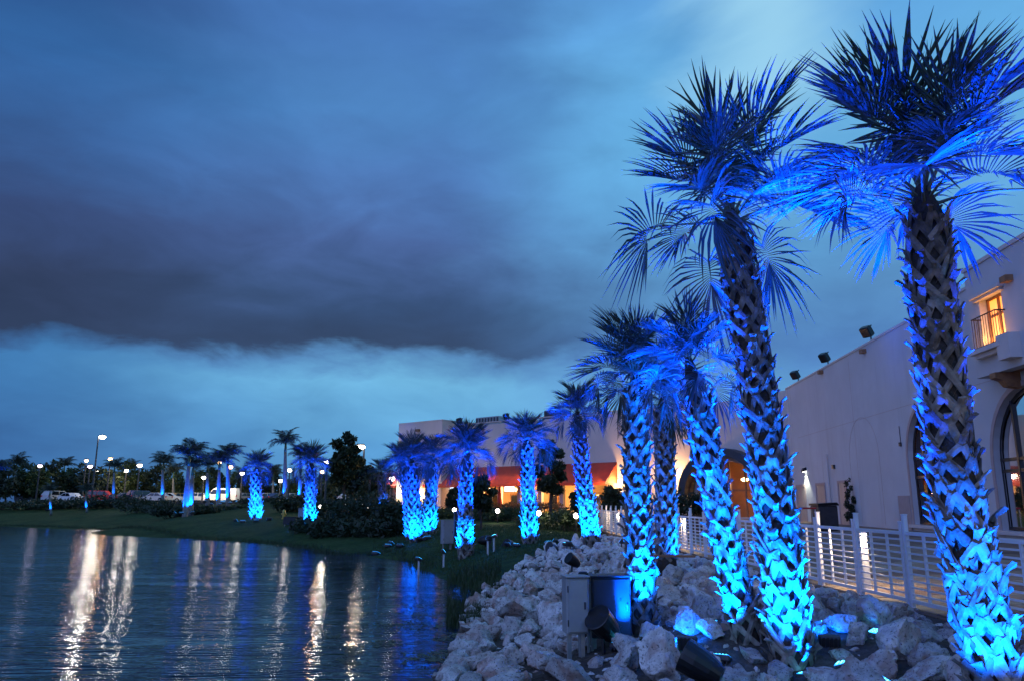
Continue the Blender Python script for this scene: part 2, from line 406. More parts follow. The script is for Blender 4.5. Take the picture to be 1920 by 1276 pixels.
def graded(a0, a1, step, lo, hi, g=1.16):
    v = list(np.arange(a0, a1 + 1e-6, step)); s_ = step
    while v[-1] < hi: s_ *= g; v.append(v[-1] + s_)
    s_ = step
    while v[0] > lo: s_ *= g; v.insert(0, v[0] - s_)
    return np.array(v)
xs = graded(-24, 14, .55, -1800, 1800); ys = graded(3, 62, .55, -120, 2600)
GX, GY = np.meshgrid(xs, ys)
P2 = np.stack([GX.ravel(), GY.ravel()], 1)
Z = np.concatenate([Hn(c_) for c_ in np.array_split(P2, 40)])
far = np.clip((np.hypot(P2[:, 0], P2[:, 1]) - 180) / 150, 0, 1); Z = Z * (1 - far) + 1.3 * far
Z += np.array([noise.noise(Vector((a * .5, b * .5, 3))) * .05 for a, b in P2])
px_ = P2[:, 0] - (6.15 - .032 * P2[:, 1])
Z = np.where((px_ > -.4) & (P2[:, 1] < 58), np.minimum(Z, -.14), Z)
nx, ny = len(xs), len(ys)
V = np.column_stack([P2, Z])
idx = np.arange(nx * ny).reshape(ny, nx)
fc = np.stack([idx[:-1, :-1], idx[:-1, 1:], idx[1:, 1:], idx[1:, :-1]], -1).reshape(-1, 4)
me = bpy.data.meshes.new('lawn'); me.from_pydata(V.tolist(), [], fc.tolist()); me.materials.append(m_lawn)
me.polygons.foreach_set('use_smooth', [True] * len(me.polygons))
tag(inst('lawn', me), kind='structure')

# water sheet
wb = MB(); wb.add([(-900, -120, WZ), (14, -120, WZ), (14, 130, WZ), (-900, 130, WZ)], [(0, 1, 2, 3)])
tag(wb.build('lake_water', m_water), kind='structure')

# gravelly soil under the boulders
def rock_left(Y):      # shore x of the boulder bank at distance Y
    pts = [(7.0, -.8), (11.0, -.85), (14, -.8), (17, -.85), (19.5, -.7), (21.5, -.3), (24, .2), (28.5, 2.2), (31, 4.2)]
    return float(np.interp(Y, [a for a, b in pts], [b for a, b in pts]))
gb = MB(); rows = []
for j in range(60):
    Y = 2 + j * .5; a = rock_left(Y) - .2; b = fenceX(Y) + .05
    rows.append([(a + (b - a) * i / 20, Y) for i in range(21)])
pts = [q for r_ in rows for q in r_]; hz = Hn(np.array(pts)) + .05
gb.add([(q[0], q[1], z) for q, z in zip(pts, hz)], [(j * 21 + i, j * 21 + i + 1, (j + 1) * 21 + i + 1, (j + 1) * 21 + i) for j in range(59) for i in range(20)])
tag(gb.build('gravel_bed', m_soil, smooth=True), kind='structure')

# parking lot
pk = MB(); pk.add([(-170, 108, 1.42), (30, 104, 1.42), (40, 210, 1.42), (-190, 210, 1.42), (-170, 108, 1.0), (30, 104, 1.0), (40, 210, 1.0), (-190, 210, 1.0)], [(0, 1, 2, 3), (0, 4, 5, 1), (1, 5, 6, 2), (2, 6, 7, 3), (3, 7, 4, 0)])
tag(pk.build('parking_lot', m_asphalt), kind='structure')

# ------------------------------------------------------------------ the plaza behind the fence
def wallX(Y): return 13.2 + .09 * Y
def plazaZ(x, Y): return .40 * min(1, max(0, (x - fenceX(Y)) / (wallX(Y) - fenceX(Y))))
m_pave = bpy.data.materials.new('plaza_brick_paving'); m_pave.use_nodes = True
t = NT(m_pave.node_tree); p = t.n['Principled BSDF']; p.inputs['Roughness'].default_value = .75
g = t.new('ShaderNodeNewGeometry').outputs['Position']
br = t.new('ShaderNodeTexBrick'); t.l.new(g, br.inputs[0]); br.inputs['Scale'].default_value = 1.0
br.inputs['Color1'].default_value = (.20, .12, .08, 1); br.inputs['Color2'].default_value = (.33, .23, .15, 1); br.inputs['Mortar'].default_value = (.07, .055, .05, 1)
br.inputs['Brick Width'].default_value = .9; br.inputs['Row Height'].default_value = .45; br.inputs['Mortar Size'].default_value = .012
f = t.noise(g, .6, 4, .6)
t.l.new(t.mix(t.maprange(f, .35, .65), t.mix(1., br.outputs[0], (.6, .55, .55, 1), 'MULTIPLY'), br.outputs[0]), p.inputs['Base Color'])
pl = MB(); Ys = [-4 + 2 * i for i in range(31)]
vs = []
for Y in Ys:
    a, b = fenceX(Y) - .12, wallX(Y) + .3
    for k in range(7):
        x = a + (b - a) * k / 6; vs.append((x, Y, plazaZ(x, Y) - .014))
pl.add(vs, [(j * 7 + i, j * 7 + i + 1, (j + 1) * 7 + i + 1, (j + 1) * 7 + i) for j in range(30) for i in range(6)])
# edge of the slab towards the boulders
e = MB()
pl.add([(fenceX(Y) - .12, Y, z) for Y in (-4, 56) for z in (-.6, -.014)], [(0, 2, 3, 1)])
plaza = tag(pl.build('plaza_paving', m_pave), kind='structure')
pm = [MB().cbox((0, 0, -.02), (.435, .435, .06), .008).mesh('paver', mat('paver_' + n, c_, .75, var=.25, vscale=5, bump=.3, bscale=40)) for n, c_ in (('tan', (.34, .24, .15)), ('brown', (.20, .12, .085)), ('buff', (.40, .31, .21)))]
for j in range(24):
    Y = 7.6 + j * .45
    for i in range(12):
        x = fenceX(Y) + .18 + i * .45
        band = 1 if (j % 6 in (0, 1)) else (2 if (i + j) % 3 == 0 else 0)
        inst('paver', pm[band], plaza, (x, Y, plazaZ(x, Y) + rnd.uniform(-.003, .003)), (rnd.uniform(-.006, .006), -R(2.2) + rnd.uniform(-.006, .006), rnd.uniform(-.01, .01)))

# ------------------------------------------------------------------ palms
def sweep_strip(mb, secs, thick=.016, q=None, notch=0.):
    """secs: list of (centre, half-width vector, normal); channelled cross-section"""
    vs = []; m = len(secs)
    for i, (c_, hw, nn) in enumerate(secs):
        nn = nn.normalized()
        j = (lambda k_: Vector((q.uniform(-k_, k_), q.uniform(-k_, k_), q.uniform(-k_, k_)))) if q else (lambda k_: Vector((0, 0, 0)))
        al = (secs[min(i + 1, m - 1)][0] - secs[max(i - 1, 0)][0]).normalized()
        mid = c_ + nn * .010 - (al * notch if i == m - 1 else Vector((0, 0, 0)))
        rag = .012 if i == m - 1 else .004
        vs += [c_ - hw + j(rag), mid + j(rag), c_ + hw + j(rag), c_ + hw * .9 - nn * thick, c_ - hw * .9 - nn * thick]
    fs = [(i * 5 + k, i * 5 + (k + 1) % 5, i * 5 + 5 + (k + 1) % 5, i * 5 + 5 + k) for i in range(m - 1) for k in range(5)]
    fs += [(4, 3, 2, 1, 0), tuple(range(len(vs) - 5, len(vs)))]
    mb.add(vs, fs)

def boot_mesh(seed, m_):
    q = random.Random(seed); mb = MB(); rr = .22
    out = q.uniform(.03, .095); hgt = q.uniform(.12, .21); spr = q.uniform(.12, .17); tw = q.uniform(.026, .044)
    skew = q.uniform(-.04, .04)
    X, O, U = Vector((1, 0, 0)), Vector((0, 1, 0)), Vector((0, 0, 1))
    j = Vector((skew * .5, .05, hgt * .55)); tip = Vector((skew, .05 + out, hgt + .02)); mid = (j + tip) / 2 + O * -.010
    sweep_strip(mb, [(j, X * tw * 1.1, O + U * -.25), (mid, X * tw * .82, O - U * .3), (tip, X * tw * 1.05 + U * q.uniform(-.012, .012), O - U * .5)], .020, q, q.uniform(.005, .03))
    for sgn in (-1, 1):
        secs = []; ln = q.uniform(.24, .34); w0 = q.uniform(.030, .042)
        if q.random() < .12: ln *= .55
        for f_ in (0, .3, .65, 1.0):
            x = sgn * (.010 + f_ * spr) + skew * .5 * (1 - f_)
            z = hgt * .60 - f_ * ln - .03 * f_ * f_; y = .060 * (1 - f_) ** 1.2 - x * x / (2 * rr) + .012
            along = Vector((sgn * spr, -.05, -ln)).normalized(); nn = Vector((sgn * .35 * f_, 1, .12 + q.uniform(-.1, .1))).normalized()
            hw = along.cross(nn).normalized() * w0 * (1 - .22 * f_)
            secs.append((Vector((x, y, z)), hw, nn))
        sweep_strip(mb, secs, .014, q, q.uniform(-.02, .02))
    return mb.mesh('leaf_boot', m_)
BOOTS = [boot_mesh(100 + i, m_boot if i % 3 else m_bootd) for i in range(16)]

def frond_mesh(seed, kind):
    q = random.Random(seed); mb = MB()
    Lp = {'up': .50, 'spread': .62, 'hang': .80}[kind] * q.uniform(.88, 1.12); sagp = {'up': .02, 'spread': .10, 'hang': .22}[kind]
    recurve = R({'up': 34, 'spread': 54, 'hang': 96}[kind] * q.uniform(.8, 1.2)); drp = {'up': .20, 'spread': .42, 'hang': .70}[kind]
    X, Yv, Zv = Vector((1, 0, 0)), Vector((0, 1, 0)), Vector((0, 0, 1))
    pp = [Vector((0, Lp * i / 4, -sagp * (i / 4) ** 2)) for i in range(5)]
    mb.mi = 1; mb.tube(pp, [.024, .018, .015, .013, .010], 5); mb.mi = 0
    hub = pp[-1]; p0 = math.atan2(-2 * sagp / 4, Lp / 4 * 2)
    N = 46; Ls = q.uniform(.82, 1.0); fold = R(q.uniform(26, 52)); twist = q.uniform(-.12, .12)
    costa = .42
    for i in range(N):
        a = (i + .5) / N * 2 - 1
        ang = a * R(128); s_ = abs(a); sg = 1 if a > 0 else -1
        u = max(0, math.cos(ang * .70)) ** 1.4                     # place on the costa: forward segments leave near its end
        pit = p0 - recurve * u * .8
        org = hub.copy(); st_ = costa * u / 6
        for k in range(6):
            pk = p0 - recurve * u * (k + .5) / 6; org += Vector((0, math.cos(pk), math.sin(pk))) * st_
        fw_ = Vector((0, math.cos(pit), math.sin(pit))); up_ = Vector((0, -math.sin(pit), math.cos(pit)))
        fo = fold * (1 - .35 * u)
        d0 = (fw_ * math.cos(ang) + (X * math.cos(fo) + up_ * math.sin(fo) * sg) * math.sin(ang) + X * twist * .2).normalized()
        ln = Ls * (.98 - .30 * s_ ** 2 - .10 * u) * q.uniform(.82, 1.08)
        side = (fw_ * -math.sin(ang) + X * math.cos(ang) + up_ * math.sin(fo) * .3).normalized(); side = (side - d0 * side.dot(d0)).normalized()
        nrm = d0.cross(side).normalized()
        dr = drp * q.uniform(.5, 1.6); brk = q.random() < .2; wob = q.uniform(-.15, .15)
        pts = []
        for k, f_ in enumerate((.0, .24, .50, .76, 1.0)):
            sag = dr * ln * (.50 * f_ ** 2.8 + (.5 * max(0, f_ - .5) if brk else 0))
            pts.append(org + d0 * (ln * f_) * (1 - .12 * dr * f_ * f_) - Zv * sag + side * wob * f_ * f_)
        g_ = 2 * R(128) / N * ln * .5
        wd = [.004, g_ * .24 * 1.15, g_ * .48, .0115, .0008]
        vs = []
        for P_, w_ in zip(pts, wd): vs += [P_ - side * w_ - nrm * w_ * .55, P_ + nrm * w_ * .45, P_ + side * w_ - nrm * w_ * .55]
        mb.add(vs, [(k * 3 + h_, k * 3 + h_ + 1, k * 3 + 4 + h_, k * 3 + 3 + h_) for k in range(4) for h_ in (0, 1)])
    me = bpy.data.meshes.new('frond'); me.from_pydata(mb.v, [], mb.f)
    me.materials.append(m_frond); me.materials.append(m_petiole)
    me.polygons.foreach_set('material_index', mb.m); me.update()
    return me
FR = {k: [frond_mesh(10 * i + j, k) for j in range(4)] for i, k in enumerate(('up', 'spread', 'hang'))}

def sabal(base, top, r0, r1, nf, fs, label, boots=True, seed=1, elmin=-3, elmax=86, ups=1.08, bendx=None, cols=6, bs=1.0, group='blue lit cabbage palms along the shore'):
    q = random.Random(seed)
    base, top = Vector(base), Vector(top)
    root = empty('cabbage_palm', base, label, 'palm tree', group)
    top = top - base; Lh = top.length; ax = top.normalized()
    bend = Vector((q.uniform(-.1, .1), q.uniform(-.1, .1), 0)) * Lh * .12
    if bendx is not None: bend = Vector((bendx, 0, 0))
    def cen(f_): return top * f_ + bend * math.sin(math.pi * f_)
    n = 22; tb = MB()
    pts = [Vector((0, 0, -.35))] + [cen(i / n) for i in range(n + 1)] + [top + ax * .16, top + ax * .34]
    rad = [r0 * 1.05] + [(r0 + (r1 - r0) * i / n) * (1 + q.uniform(-.06, .06)) * .92 for i in range(n + 1)] + [r1 * .62, r1 * .3]
    tb.tube(pts, rad, 14); tb.build('trunk', m_fibre, root, smooth=True)
    rows = int(Lh / (.150 * bs))
    jb = MB() if not boots else None
    for j in range(rows):
        f_ = (j + .6) / rows; rr = (r0 + (r1 - r0) * f_) * .90
        for i in range(cols):
            a = 2 * math.pi * (i + (j % 2) * .5 + j * .03 + q.uniform(-.09, .09)) / cols
            fz = min(1, max(0, f_ + q.uniform(-.25, .25) / rows))
            o = Vector((math.cos(a), math.sin(a), 0)); c0 = cen(fz)
            if q.random() < .04: continue
            M = Matrix.Rotation(a - math.pi / 2 + q.uniform(-.12, .12), 3, 'Z') @ Matrix.Rotation(q.uniform(-.16, .10), 3, 'X') @ Matrix.Rotation(q.uniform(-.14, .14), 3, 'Y')
            tl = ax.rotation_difference(Vector((0, 0, 1))).inverted().to_matrix() if False else Vector((0, 0, 1)).rotation_difference(ax).to_matrix()
            M = tl @ M
            sc_ = bs * q.uniform(.85, 1.2) * (1.06 if f_ < .35 else .95)
            bm_ = BOOTS[q.randrange(16)]; loc = c0 + tl @ (o * (rr - .012))
            if boots: inst('leaf_boot', bm_, root, loc, M, sc_)
            else: jb.add([M @ (Vector(v.co) * sc_) + loc for v in bm_.vertices], [tuple(p_.vertices) for p_ in bm_.polygons])
    if not boots: tag(jb.build('leaf_boots', m_boot, root), kind='stuff')
    if boots and base.y < 12:
        fb = MB()
        for _ in range(260):
            f_ = q.random(); a = q.uniform(0, 6.283); o = Vector((math.cos(a), math.sin(a), 0)); tg = Vector((-o.y, o.x, 0)); rr = r0 + (r1 - r0) * f_
            p0 = cen(f_) + o * rr * .9; p1 = p0 + o * q.uniform(.06, .17) + Vector((0, 0, q.uniform(-.06, .12))) + tg * q.uniform(-.05, .05)
            fb.add([p0 - tg * .0035, p0 + tg * .0035, p1], [(0, 1, 2)])
        tag(fb.build('fibres', m_bootd, root), kind='stuff')
    for k in range(nf):
        f_ = (k + .5) / nf
        elv = elmax - (elmax - elmin) * f_ ** .98 + q.uniform(-10, 10)
        a = k * 2.39996 + q.uniform(-.25, .25) + seed
        kind = 'up' if elv > 50 else ('spread' if elv > 17 else 'hang')
        E = R(elv); d = Vector((math.cos(a) * math.cos(E), math.sin(a) * math.cos(E), math.sin(E)))
        sd = Vector((-math.sin(a), math.cos(a), 0)); upv = sd.cross(d) * -1
        # local X = side, Y = along petiole, Z = blade's upper face
        M = Matrix((( -sd.x, d.x, 0), (-sd.y, d.y, 0), (-sd.z, d.z, 0)))
        zv = Vector((-sd.x, -sd.y, -sd.z)).cross(d)
        M = Matrix(((-sd.x, d.x, zv.x), (-sd.y, d.y, zv.y), (-sd.z, d.z, zv.z)))
        M = M @ Matrix.Rotation(q.uniform(-.5, .5), 3, 'Y')
        inst('frond', FR[kind][q.randrange(4)], root, top + ax * (.08 + .22 * (1 - f_)) + d * r1 * .25, M, fs * q.uniform(.86, 1.14) * (ups if kind == 'up' else .94), m_frond2 if (kind == 'hang' and q.random() < .12) else None)
    return root

BLUE = (.0, .085, 1.0)
# uplight: housing, bracket and lens share their meshes
hb = MB(); hb.cbox((0, 0, -.035), (.24, .17, .07), .012); 
for i in range(5): hb.box((-.09 + i * .045, 0, -.082), (.012, .15, .03))
UL_H = hb.mesh('housing', m_dkgrey)
UL_L = MB().box((0, 0, .004), (.205, .135, .006)).mesh('lens', m_lens)
lb = MB()
for i in range(5):
    for j in range(3): lb.box((-.075 + i * .0375, -.042 + j * .042, .010), (.016, .016, .006))
UL_D = lb.mesh('led', m_led)
bb_ = MB(); bb_.tube([(0, 0, -.05), (0, 0, -.45)], .02, 6); UL_S = bb_.mesh('stake', m_dark)
pb_ = MB(); pb_.tube([(0, 0, -.05), (0, 0, -.75)], .035, 8); UL_P = pb_.mesh('stake', m_pvc)
LAMPS = []
def uplight(loc, target, power, cone, label, pvc=False, sc=1.0, group='blue floodlights at the palm feet', blend=.6):
    power = power * (2.3 if cone < 58 else 2.4) * (.6 if sc > 1.2 else 1)
    loc, target = Vector(loc), Vector(target)
    LAMPS.append((loc.x, loc.y, loc.z, d_ := (target - loc).normalized()))
    root = empty('floodlight', loc, label, 'floodlight', group)
    d = (target - loc).normalized(); rq = d.to_track_quat('Z', 'Y')
    hs = inst('housing', UL_H, root, (0, 0, 0), rq, sc)
    ln = inst('lens', UL_L, root, (0, 0, 0), rq, sc)
    ld = inst('led', UL_D, ln, (0, 0, 0)) if sc <= 1.05 else None
    inst('stake', UL_P if pvc else UL_S, root, (0, 0, -.03))
    l = bpy.data.lights.new('blue_beam', 'SPOT'); l.energy = power * (1.25 if target.z - loc.z < 2.3 else 1.0); l.color = (0., .108, 1.) if target.z - loc.z < 2.3 else (0., .048, 1.); l.spot_size = R(cone); l.spot_blend = blend; l.shadow_soft_size = .06
    lo = bpy.data.objects.new('blue_beam', l); COL.objects.link(lo); lo.parent = root
    lo.location = d * .05; lo.rotation_euler = (-d).to_track_quat('Z', 'Y').to_euler()
    return root

def gz(x, y): return max(H(x, y), WZ)
def G(px, Y, dz=0.):
    # a spot on the ground in the photo's column px at distance Y
    z = 0.
    for _ in range(4):
        x = gx(px, Y, z); z = gz(x, Y)
    return Vector((x, Y, z + dz))

def light_palm(base, top, lab, offs, pt=900, pc=3500, tall=.27, pvc=False, sc=1., dz=.12, cone=(62, 40)):
    for (ox, oy, role) in offs:
        x, y = base.x + ox, base.y + oy
        lo = Vector((x, y, max(gz(x, y), WZ) + dz))
        lab_ = lab.replace('blue floodlight', ('left' if ox < -.4 else 'right' if ox > .4 else 'middle') + (' wide' if role == 't' else ' narrow') + ' blue floodlight')
        if role == 't': uplight(lo, base.lerp(top, tall), pt, cone[0], lab_, pvc, sc)
        else: uplight(lo, top + Vector((0, 0, .35)), pc, cone[1], lab_, pvc, sc)

# near palms
b1 = Vector((gx(1880, 7.1, -.3), 7.1, -.3)); t1 = at(1737, 408, 7.15)
sabal(b1, t1, .20, .175, 25, .86, 'tall palm nearest the camera at the right edge of the photo', seed=3, bs=1.0, cols=6, elmin=15, ups=1.24, bendx=-.10)
b2 = at(1488, 1256, 9.2); t2 = at(1376, 440, 9.3)
sabal(b2, t2, .215, .185, 23, .95, 'tall palm standing between the leaning palm and the fence', seed=14, bs=1.0, cols=6, elmin=3, ups=1.12, bendx=.04)
b5 = at(1402, 1190, 9.75); t5 = at(1300, 715, 9.9)
sabal(b5, t5, .15, .13, 22, .52, 'short leaning palm crossing in front of the tall palm trunk', seed=8, bs=.95, cols=5)
b3 = at(1207, 1195, 11.2); t3 = at(1193, 735, 11.3)
sabal(b3, t3, .175, .15, 30, .56, 'short palm beside the dark blue cabinet among the rocks', seed=21, bs=.95, cols=6, elmin=6, ups=1.22)
b4 = at(1249, 1042, 18.5); t4 = at(1243, 770, 18.6)
sabal(b4, t4, .24, .20, 24, .68, 'palm half hidden behind the one at the dark blue cabinet', seed=6, bs=1.05, cols=6)
b6 = at(1112, 1028, 26); t6 = at(1084, 790, 26)
sabal(b6, t6, .25, .21, 32, .64, 'slim palm at the far top of the rock bank before the lattice fence', seed=31, cols=6, bs=1.1, elmin=2, ups=1.2)
b7 = at(994, 1018, 29); t7 = at(988, 838, 29)
sabal(b7, t7, .26, .22, 34, .68, 'palm where the lawn meets the rocks in front of the awning', seed=40, cols=6, bs=1.1)
b8 = at(873, 1044, 28); t8 = at(876, 862, 28)
sabal(b8, t8, .25, .2, 34, .70, 'palm on the grass slope with white stake lights at its foot', seed=55, cols=6, bs=1.1)
# farther palms: boots too small to pick apart
b9 = at(781, 1014, 37.5); t9 = at(772, 872, 37.5)
sabal(b9, t9, .30, .26, 30, .78, 'thick bright palm in the cluster left of the grey cabinet on the lawn', False, 61, bs=1.3)
b9b = at(772, 1010, 39.5); t9b = at(758, 880, 39.5)
sabal(b9b, t9b, .24, .21, 26, .74, 'leftmost slim palm of the cluster beside the lake cove', False, 62, bs=1.3)
b10 = at(804, 1004, 40); t10 = at(811, 866, 40)
sabal(b10, t10, .32, .26, 30, .80, 'right palm of the cluster beside the lake cove', False, 63, bs=1.3)
b11 = at(722, 975, 52); t11 = at(715, 893, 52)
sabal(b11, t11, .26, .22, 24, .62, 'small palm alone between the dark shrubs and the palm cluster', False, 64, bs=1.4)
b12 = at(581, 987, 52); t12 = at(584, 876, 52)
sabal(b12, t12, .32, .28, 36, .90, 'palm on the far shore beside the small grey box', False, 65, bs=1.5)
b13 = at(480, 973, 60); t13 = at(481, 884, 60)
sabal(b13, t13, .40, .36, 36, .85, 'bright palm alone on the open far lawn left of the tall slender palm', False, 66, bs=1.6)

LP = light_palm
LPN = 'blue floodlight in the rocks under '
uplight(G(1164, 10.45, .10), b3.lerp(t3, .42), 1200, 46, 'blue floodlight on the rocks left of the cabinet palm')
uplight(G(1243, 10.4, .05), b3.lerp(t3, .45), 1100, 56, 'blue floodlight behind the pointed rock right of the cabinet palm')
uplight(G(1258, 12.2, .10), t3 + Vector((.1, 0, .3)), 2600, 50, 'blue floodlight low among rocks behind the cabinet palm')
uplight(G(1352, 9.35, .10), b5.lerp(t5, .40), 1300, 58, 'round topped blue floodlight left of the leaning palm')
uplight(G(1330, 10.7, .05), t5 + Vector((0, 0, .4)), 3000, 46, 'blue floodlight behind the rocks left of the leaning palm')
uplight(G(1388, 8.35, .13), b2.lerp(t2, .27), 1150, 52, 'square blue floodlight with bright diodes on a front rock')
uplight(G(1500, 8.25, .08), b2.lerp(t2, .24), 760, 58, 'blue floodlight strip in front of the tall middle palm')
uplight(G(1580, 8.9, .10), b2.lerp(t2, .42), 2200, 46, 'blue floodlight right of the tall middle palm by the big boulder')
uplight(G(1440, 10.3, .05), t2 + Vector((-.1, 0, .7)), 6760, 44, 'blue floodlight behind the left side of the tall middle palm')
uplight(G(1545, 10.3, .05), t2 + Vector((.1, 0, .7)), 5980, 44, 'blue floodlight behind the right side of the tall middle palm')
uplight(Vector((b2.x - 1.35, 9.7, gz(b2.x - 1.35, 9.7) + .10)), t2 + Vector((-.5, -.1, .6)), 4500, 40, 'blue floodlight between the leaning palm and the cabinet palm')  # extra lamp added at the side to brighten the left of the crown
uplight(Vector((b2.x + 1.3, 9.9, gz(b2.x + 1.3, 9.9) + .06)), t2 + Vector((.4, -.1, .6)), 3200, 40, 'blue floodlight by the fence right of the tall middle palm')  # added fill for the crown's right half, not a lamp of the place
uplight(G(1515, 8.9, .05), b2.lerp(t2, .62), 1300, 26, 'blue floodlight tucked right against the tall middle palm')
uplight(G(1556, 9.5, .10), Vector((gx(1530, 11, -.2), 11, .6)), 18, 120, 'low blue floodlight washing over the rocks right of the tall middle palm')  # made-up wide lamp, added for blue spill on these rocks
uplight(G(1290, 9.7, .16), Vector((gx(1290, 12.6, .1), 12.6, .55)), 34, 120, 'low blue floodlight washing over the rocks left of the leaning palm')  # added wide fill that stands in for blue light spilling on the rocks
def p1lamp(ox, Y, tgt, pw, cn, lb): uplight(Vector((b1.x + ox, Y, gz(b1.x + ox, Y) + .12)), tgt, pw, cn, lb)
p1lamp(-.8, 6.25, b1.lerp(t1, .26), 740, 54, 'left front blue floodlight at the foot of the nearest palm')
p1lamp(.5, 6.1, b1.lerp(t1, .24), 560, 58, 'right front blue floodlight at the foot of the nearest palm')
p1lamp(-1.4, 7.5, t1 + Vector((-.6, -.1, .6)), 2300, 42, 'far left blue floodlight beside the nearest palm')  # added side fill, lifts the dark fronds on the left
p1lamp(1.2, 7.4, t1 + Vector((.5, -.1, .6)), 2600, 42, 'far right blue floodlight beside the nearest palm')  # added fill on the other side, lifts the right-hand fronds
p1lamp(-.55, 8.2, t1 + Vector((-.2, 0, .8)), 6760, 44, 'left rear blue floodlight at the foot of the nearest palm')
p1lamp(.6, 8.2, t1 + Vector((.3, 0, .8)), 6760, 46, 'right rear blue floodlight at the foot of the nearest palm')
LP(b4, t4, LPN + 'the half hidden palm', [(-.8, -.7, 't'), (.8, -.7, 't'), (.2, 1.0, 'c')], 800, 3600)
LP(b6, t6, LPN + 'the slim palm by the lattice fence', [(-.8, -.7, 't'), (.85, -.6, 't'), (1.1, -.4, 'c'), (-.9, -.6, 'c')], 1700, 4600, dz=.34)
LP(b7, t7, 'blue floodlight beside the palm where lawn and rocks meet', [(-.8, -.6, 't'), (.85, -.5, 't'), (.6, -1., 'c'), (-.5, -1, 'c')], 1200, 4600)
LP(b8, t8, 'blue floodlight on a white stake by the sloping lawn palm', [(-.75, -.2, 't'), (.8, -.6, 't')], 1000, 4200, pvc=True, dz=.55)
LP(b8, t8, 'blue floodlight on a white stake by the sloping lawn palm', [(-1.5, -1.2, 'c'), (1.0, -.2, 'c')], 1000, 5200, pvc=True, dz=.55, cone=(60, 46))
LP(b9, t9, 'blue floodlight in the grass below the palm cluster', [(-.6, -1., 't'), (.3, -1.1, 't'), (-1.6, -1.6, 'c'), (.6, -1.2, 'c')], 1800, 6500, sc=1.6)
LP(b9b, t9b, 'blue floodlight left of the palm cluster', [(-.9, -.6, 't'), (-1., -1., 'c')], 1500, 5500, sc=1.4)
LP(b10, t10, 'blue floodlight right of the palm cluster', [(-.2, -1., 't'), (.9, -.5, 't'), (1.2, -1., 'c')], 1600, 6500, sc=1.5)
LP(b11, t11, 'blue floodlight at the small lone palm', [(-.9, -.7, 't'), (1.0, -.7, 't'), (.3, -1.2, 'c')], 1500, 5500, sc=1.5)
LP(b12, t12, 'blue floodlight at the far shore palm by the small box', [(-.9, -.9, 't'), (.9, -.7, 't'), (.3, -1.3, 'c'), (-.6, -1.3, 'c')], 2200, 6500, sc=1.6)
LP(b13, t13, 'blue floodlight around the bright palm on the far lawn', [(-1.2, -.8, 't'), (1.2, -.8, 't'), (-.5, -1.4, 'c'), (.5, -1.5, 'c')], 2600, 8000, sc=1.7)

# royal palms (feather leaved)
def feather_mesh(seed):
    q = random.Random(seed); mb = MB(); n = 18; pts = []
    for i in range(n + 1):
        f_ = i / n; pts.append(Vector((q.uniform(-.01, .01), 2.1 * (f_ - .14 * f_ * f_), .35 * f_ - 1.15 * f_ ** 2.6)))
    mb.tube(pts, [.035 * (1 - .8 * i / n) for i in range(n + 1)], 4)
    for i in range(2, n + 1):
        tdir = (pts[i] - pts[i - 1]).normalized()
        for sg in (-1, 1):
            for h_ in (0, .5):
                o = pts[i] - tdir * .14 * h_; ln = .62 * math.sin(math.pi * min(.97, (i + 2) / (n + 3))) + .15
                d = Vector((sg * .85, .45, q.uniform(-.35, .35))).normalized(); wv = tdir * .035
                m1 = o + d * ln * .5; e1 = o + d * ln - Vector((0, 0, ln * .45))
                mb.add([o - wv * .4, o + wv * .4, m1 + wv, m1 - wv, e1], [(0, 1, 2, 3), (3, 2, 4)])
    me = bpy.data.meshes.new('frond'); me.from_pydata(mb.v, [], mb.f); me.materials.append(m_frond); me.update(); return me
FEA = [feather_mesh(i) for i in range(4)]
def royal(base, top, r0, sc, label, nf=13, seed=1, group='slender palms on the far lawn', lights=2, power=2000):
    q = random.Random(seed); base, top = Vector(base), Vector(top)
    root = empty('royal_palm', base, label, 'palm tree', group)
    L_ = top - base; tb = MB(); n = 14
    rad = [r0 * (1.15 - .15 * min(1, f_ * 8) + .16 * math.sin(math.pi * min(1, f_ * 1.25))) * (1 - .35 * f_ ** 2) for f_ in [i / n for i in range(n + 1)]]
    r0 *= .72; rad = [v_ * .72 for v_ in rad]; tb.tube([Vector((0, 0, -.3))] + [L_ * (i / n) for i in range(n + 1)], [r0 * 1.25] + rad, 12); tb.build('trunk', m_royal, root, smooth=True)
    sh = MB(); sh.tube([L_, L_ * 1.0 + Vector((0, 0, .5 * sc)), L_ + Vector((0, 0, 1.0 * sc))], [r0 * .72, r0 * .62, r0 * .25], 10); sh.build('crownshaft', m_shaft, root, smooth=True)
    for k in range(nf):
        a = k * 2.39996 + seed + q.uniform(-.3, .3); E = R(92 - 84 * (k / nf) + q.uniform(-10, 10)) 
        M = Matrix.Rotation(a, 3, 'Z') @ Matrix.Rotation(E * .8, 3, 'X')
        inst('frond', FEA[q.randrange(4)], root, L_ + Vector((0, 0, .85 * sc)), M, sc * q.uniform(.85, 1.1))
    for k in range(lights):
        a = -math.pi / 2 + (k - (lights - 1) / 2) * 1.1; x, y = base.x + .8 * math.cos(a), base.y + .8 * math.sin(a)
        uplight((x, y, max(gz(x, y), base.z) + .35), top + Vector((0, 0, 1)) if k % 2 else base.lerp(top, .4), power, 50, ('left', 'right', 'third')[k] + ' blue floodlight under the ' + ' '.join(label.replace('tall ', '').replace('with a smooth trunk ', '').replace('with wide spread feathery fronds', 'standing alone').split()[:9]), sc=1.5, group='blue floodlights under the slender palms')
    return root
royal(at(347, 967, 68), at(354, 872, 68), .30, 1.0, 'tall feathery palm with a smooth trunk left of the white van', seed=1, lights=3, power=1100)
royal(at(358, 960, 70), at(361, 890, 70), .28, .8, 'shorter smooth palm right behind the tall feathery palm', seed=9, lights=1)
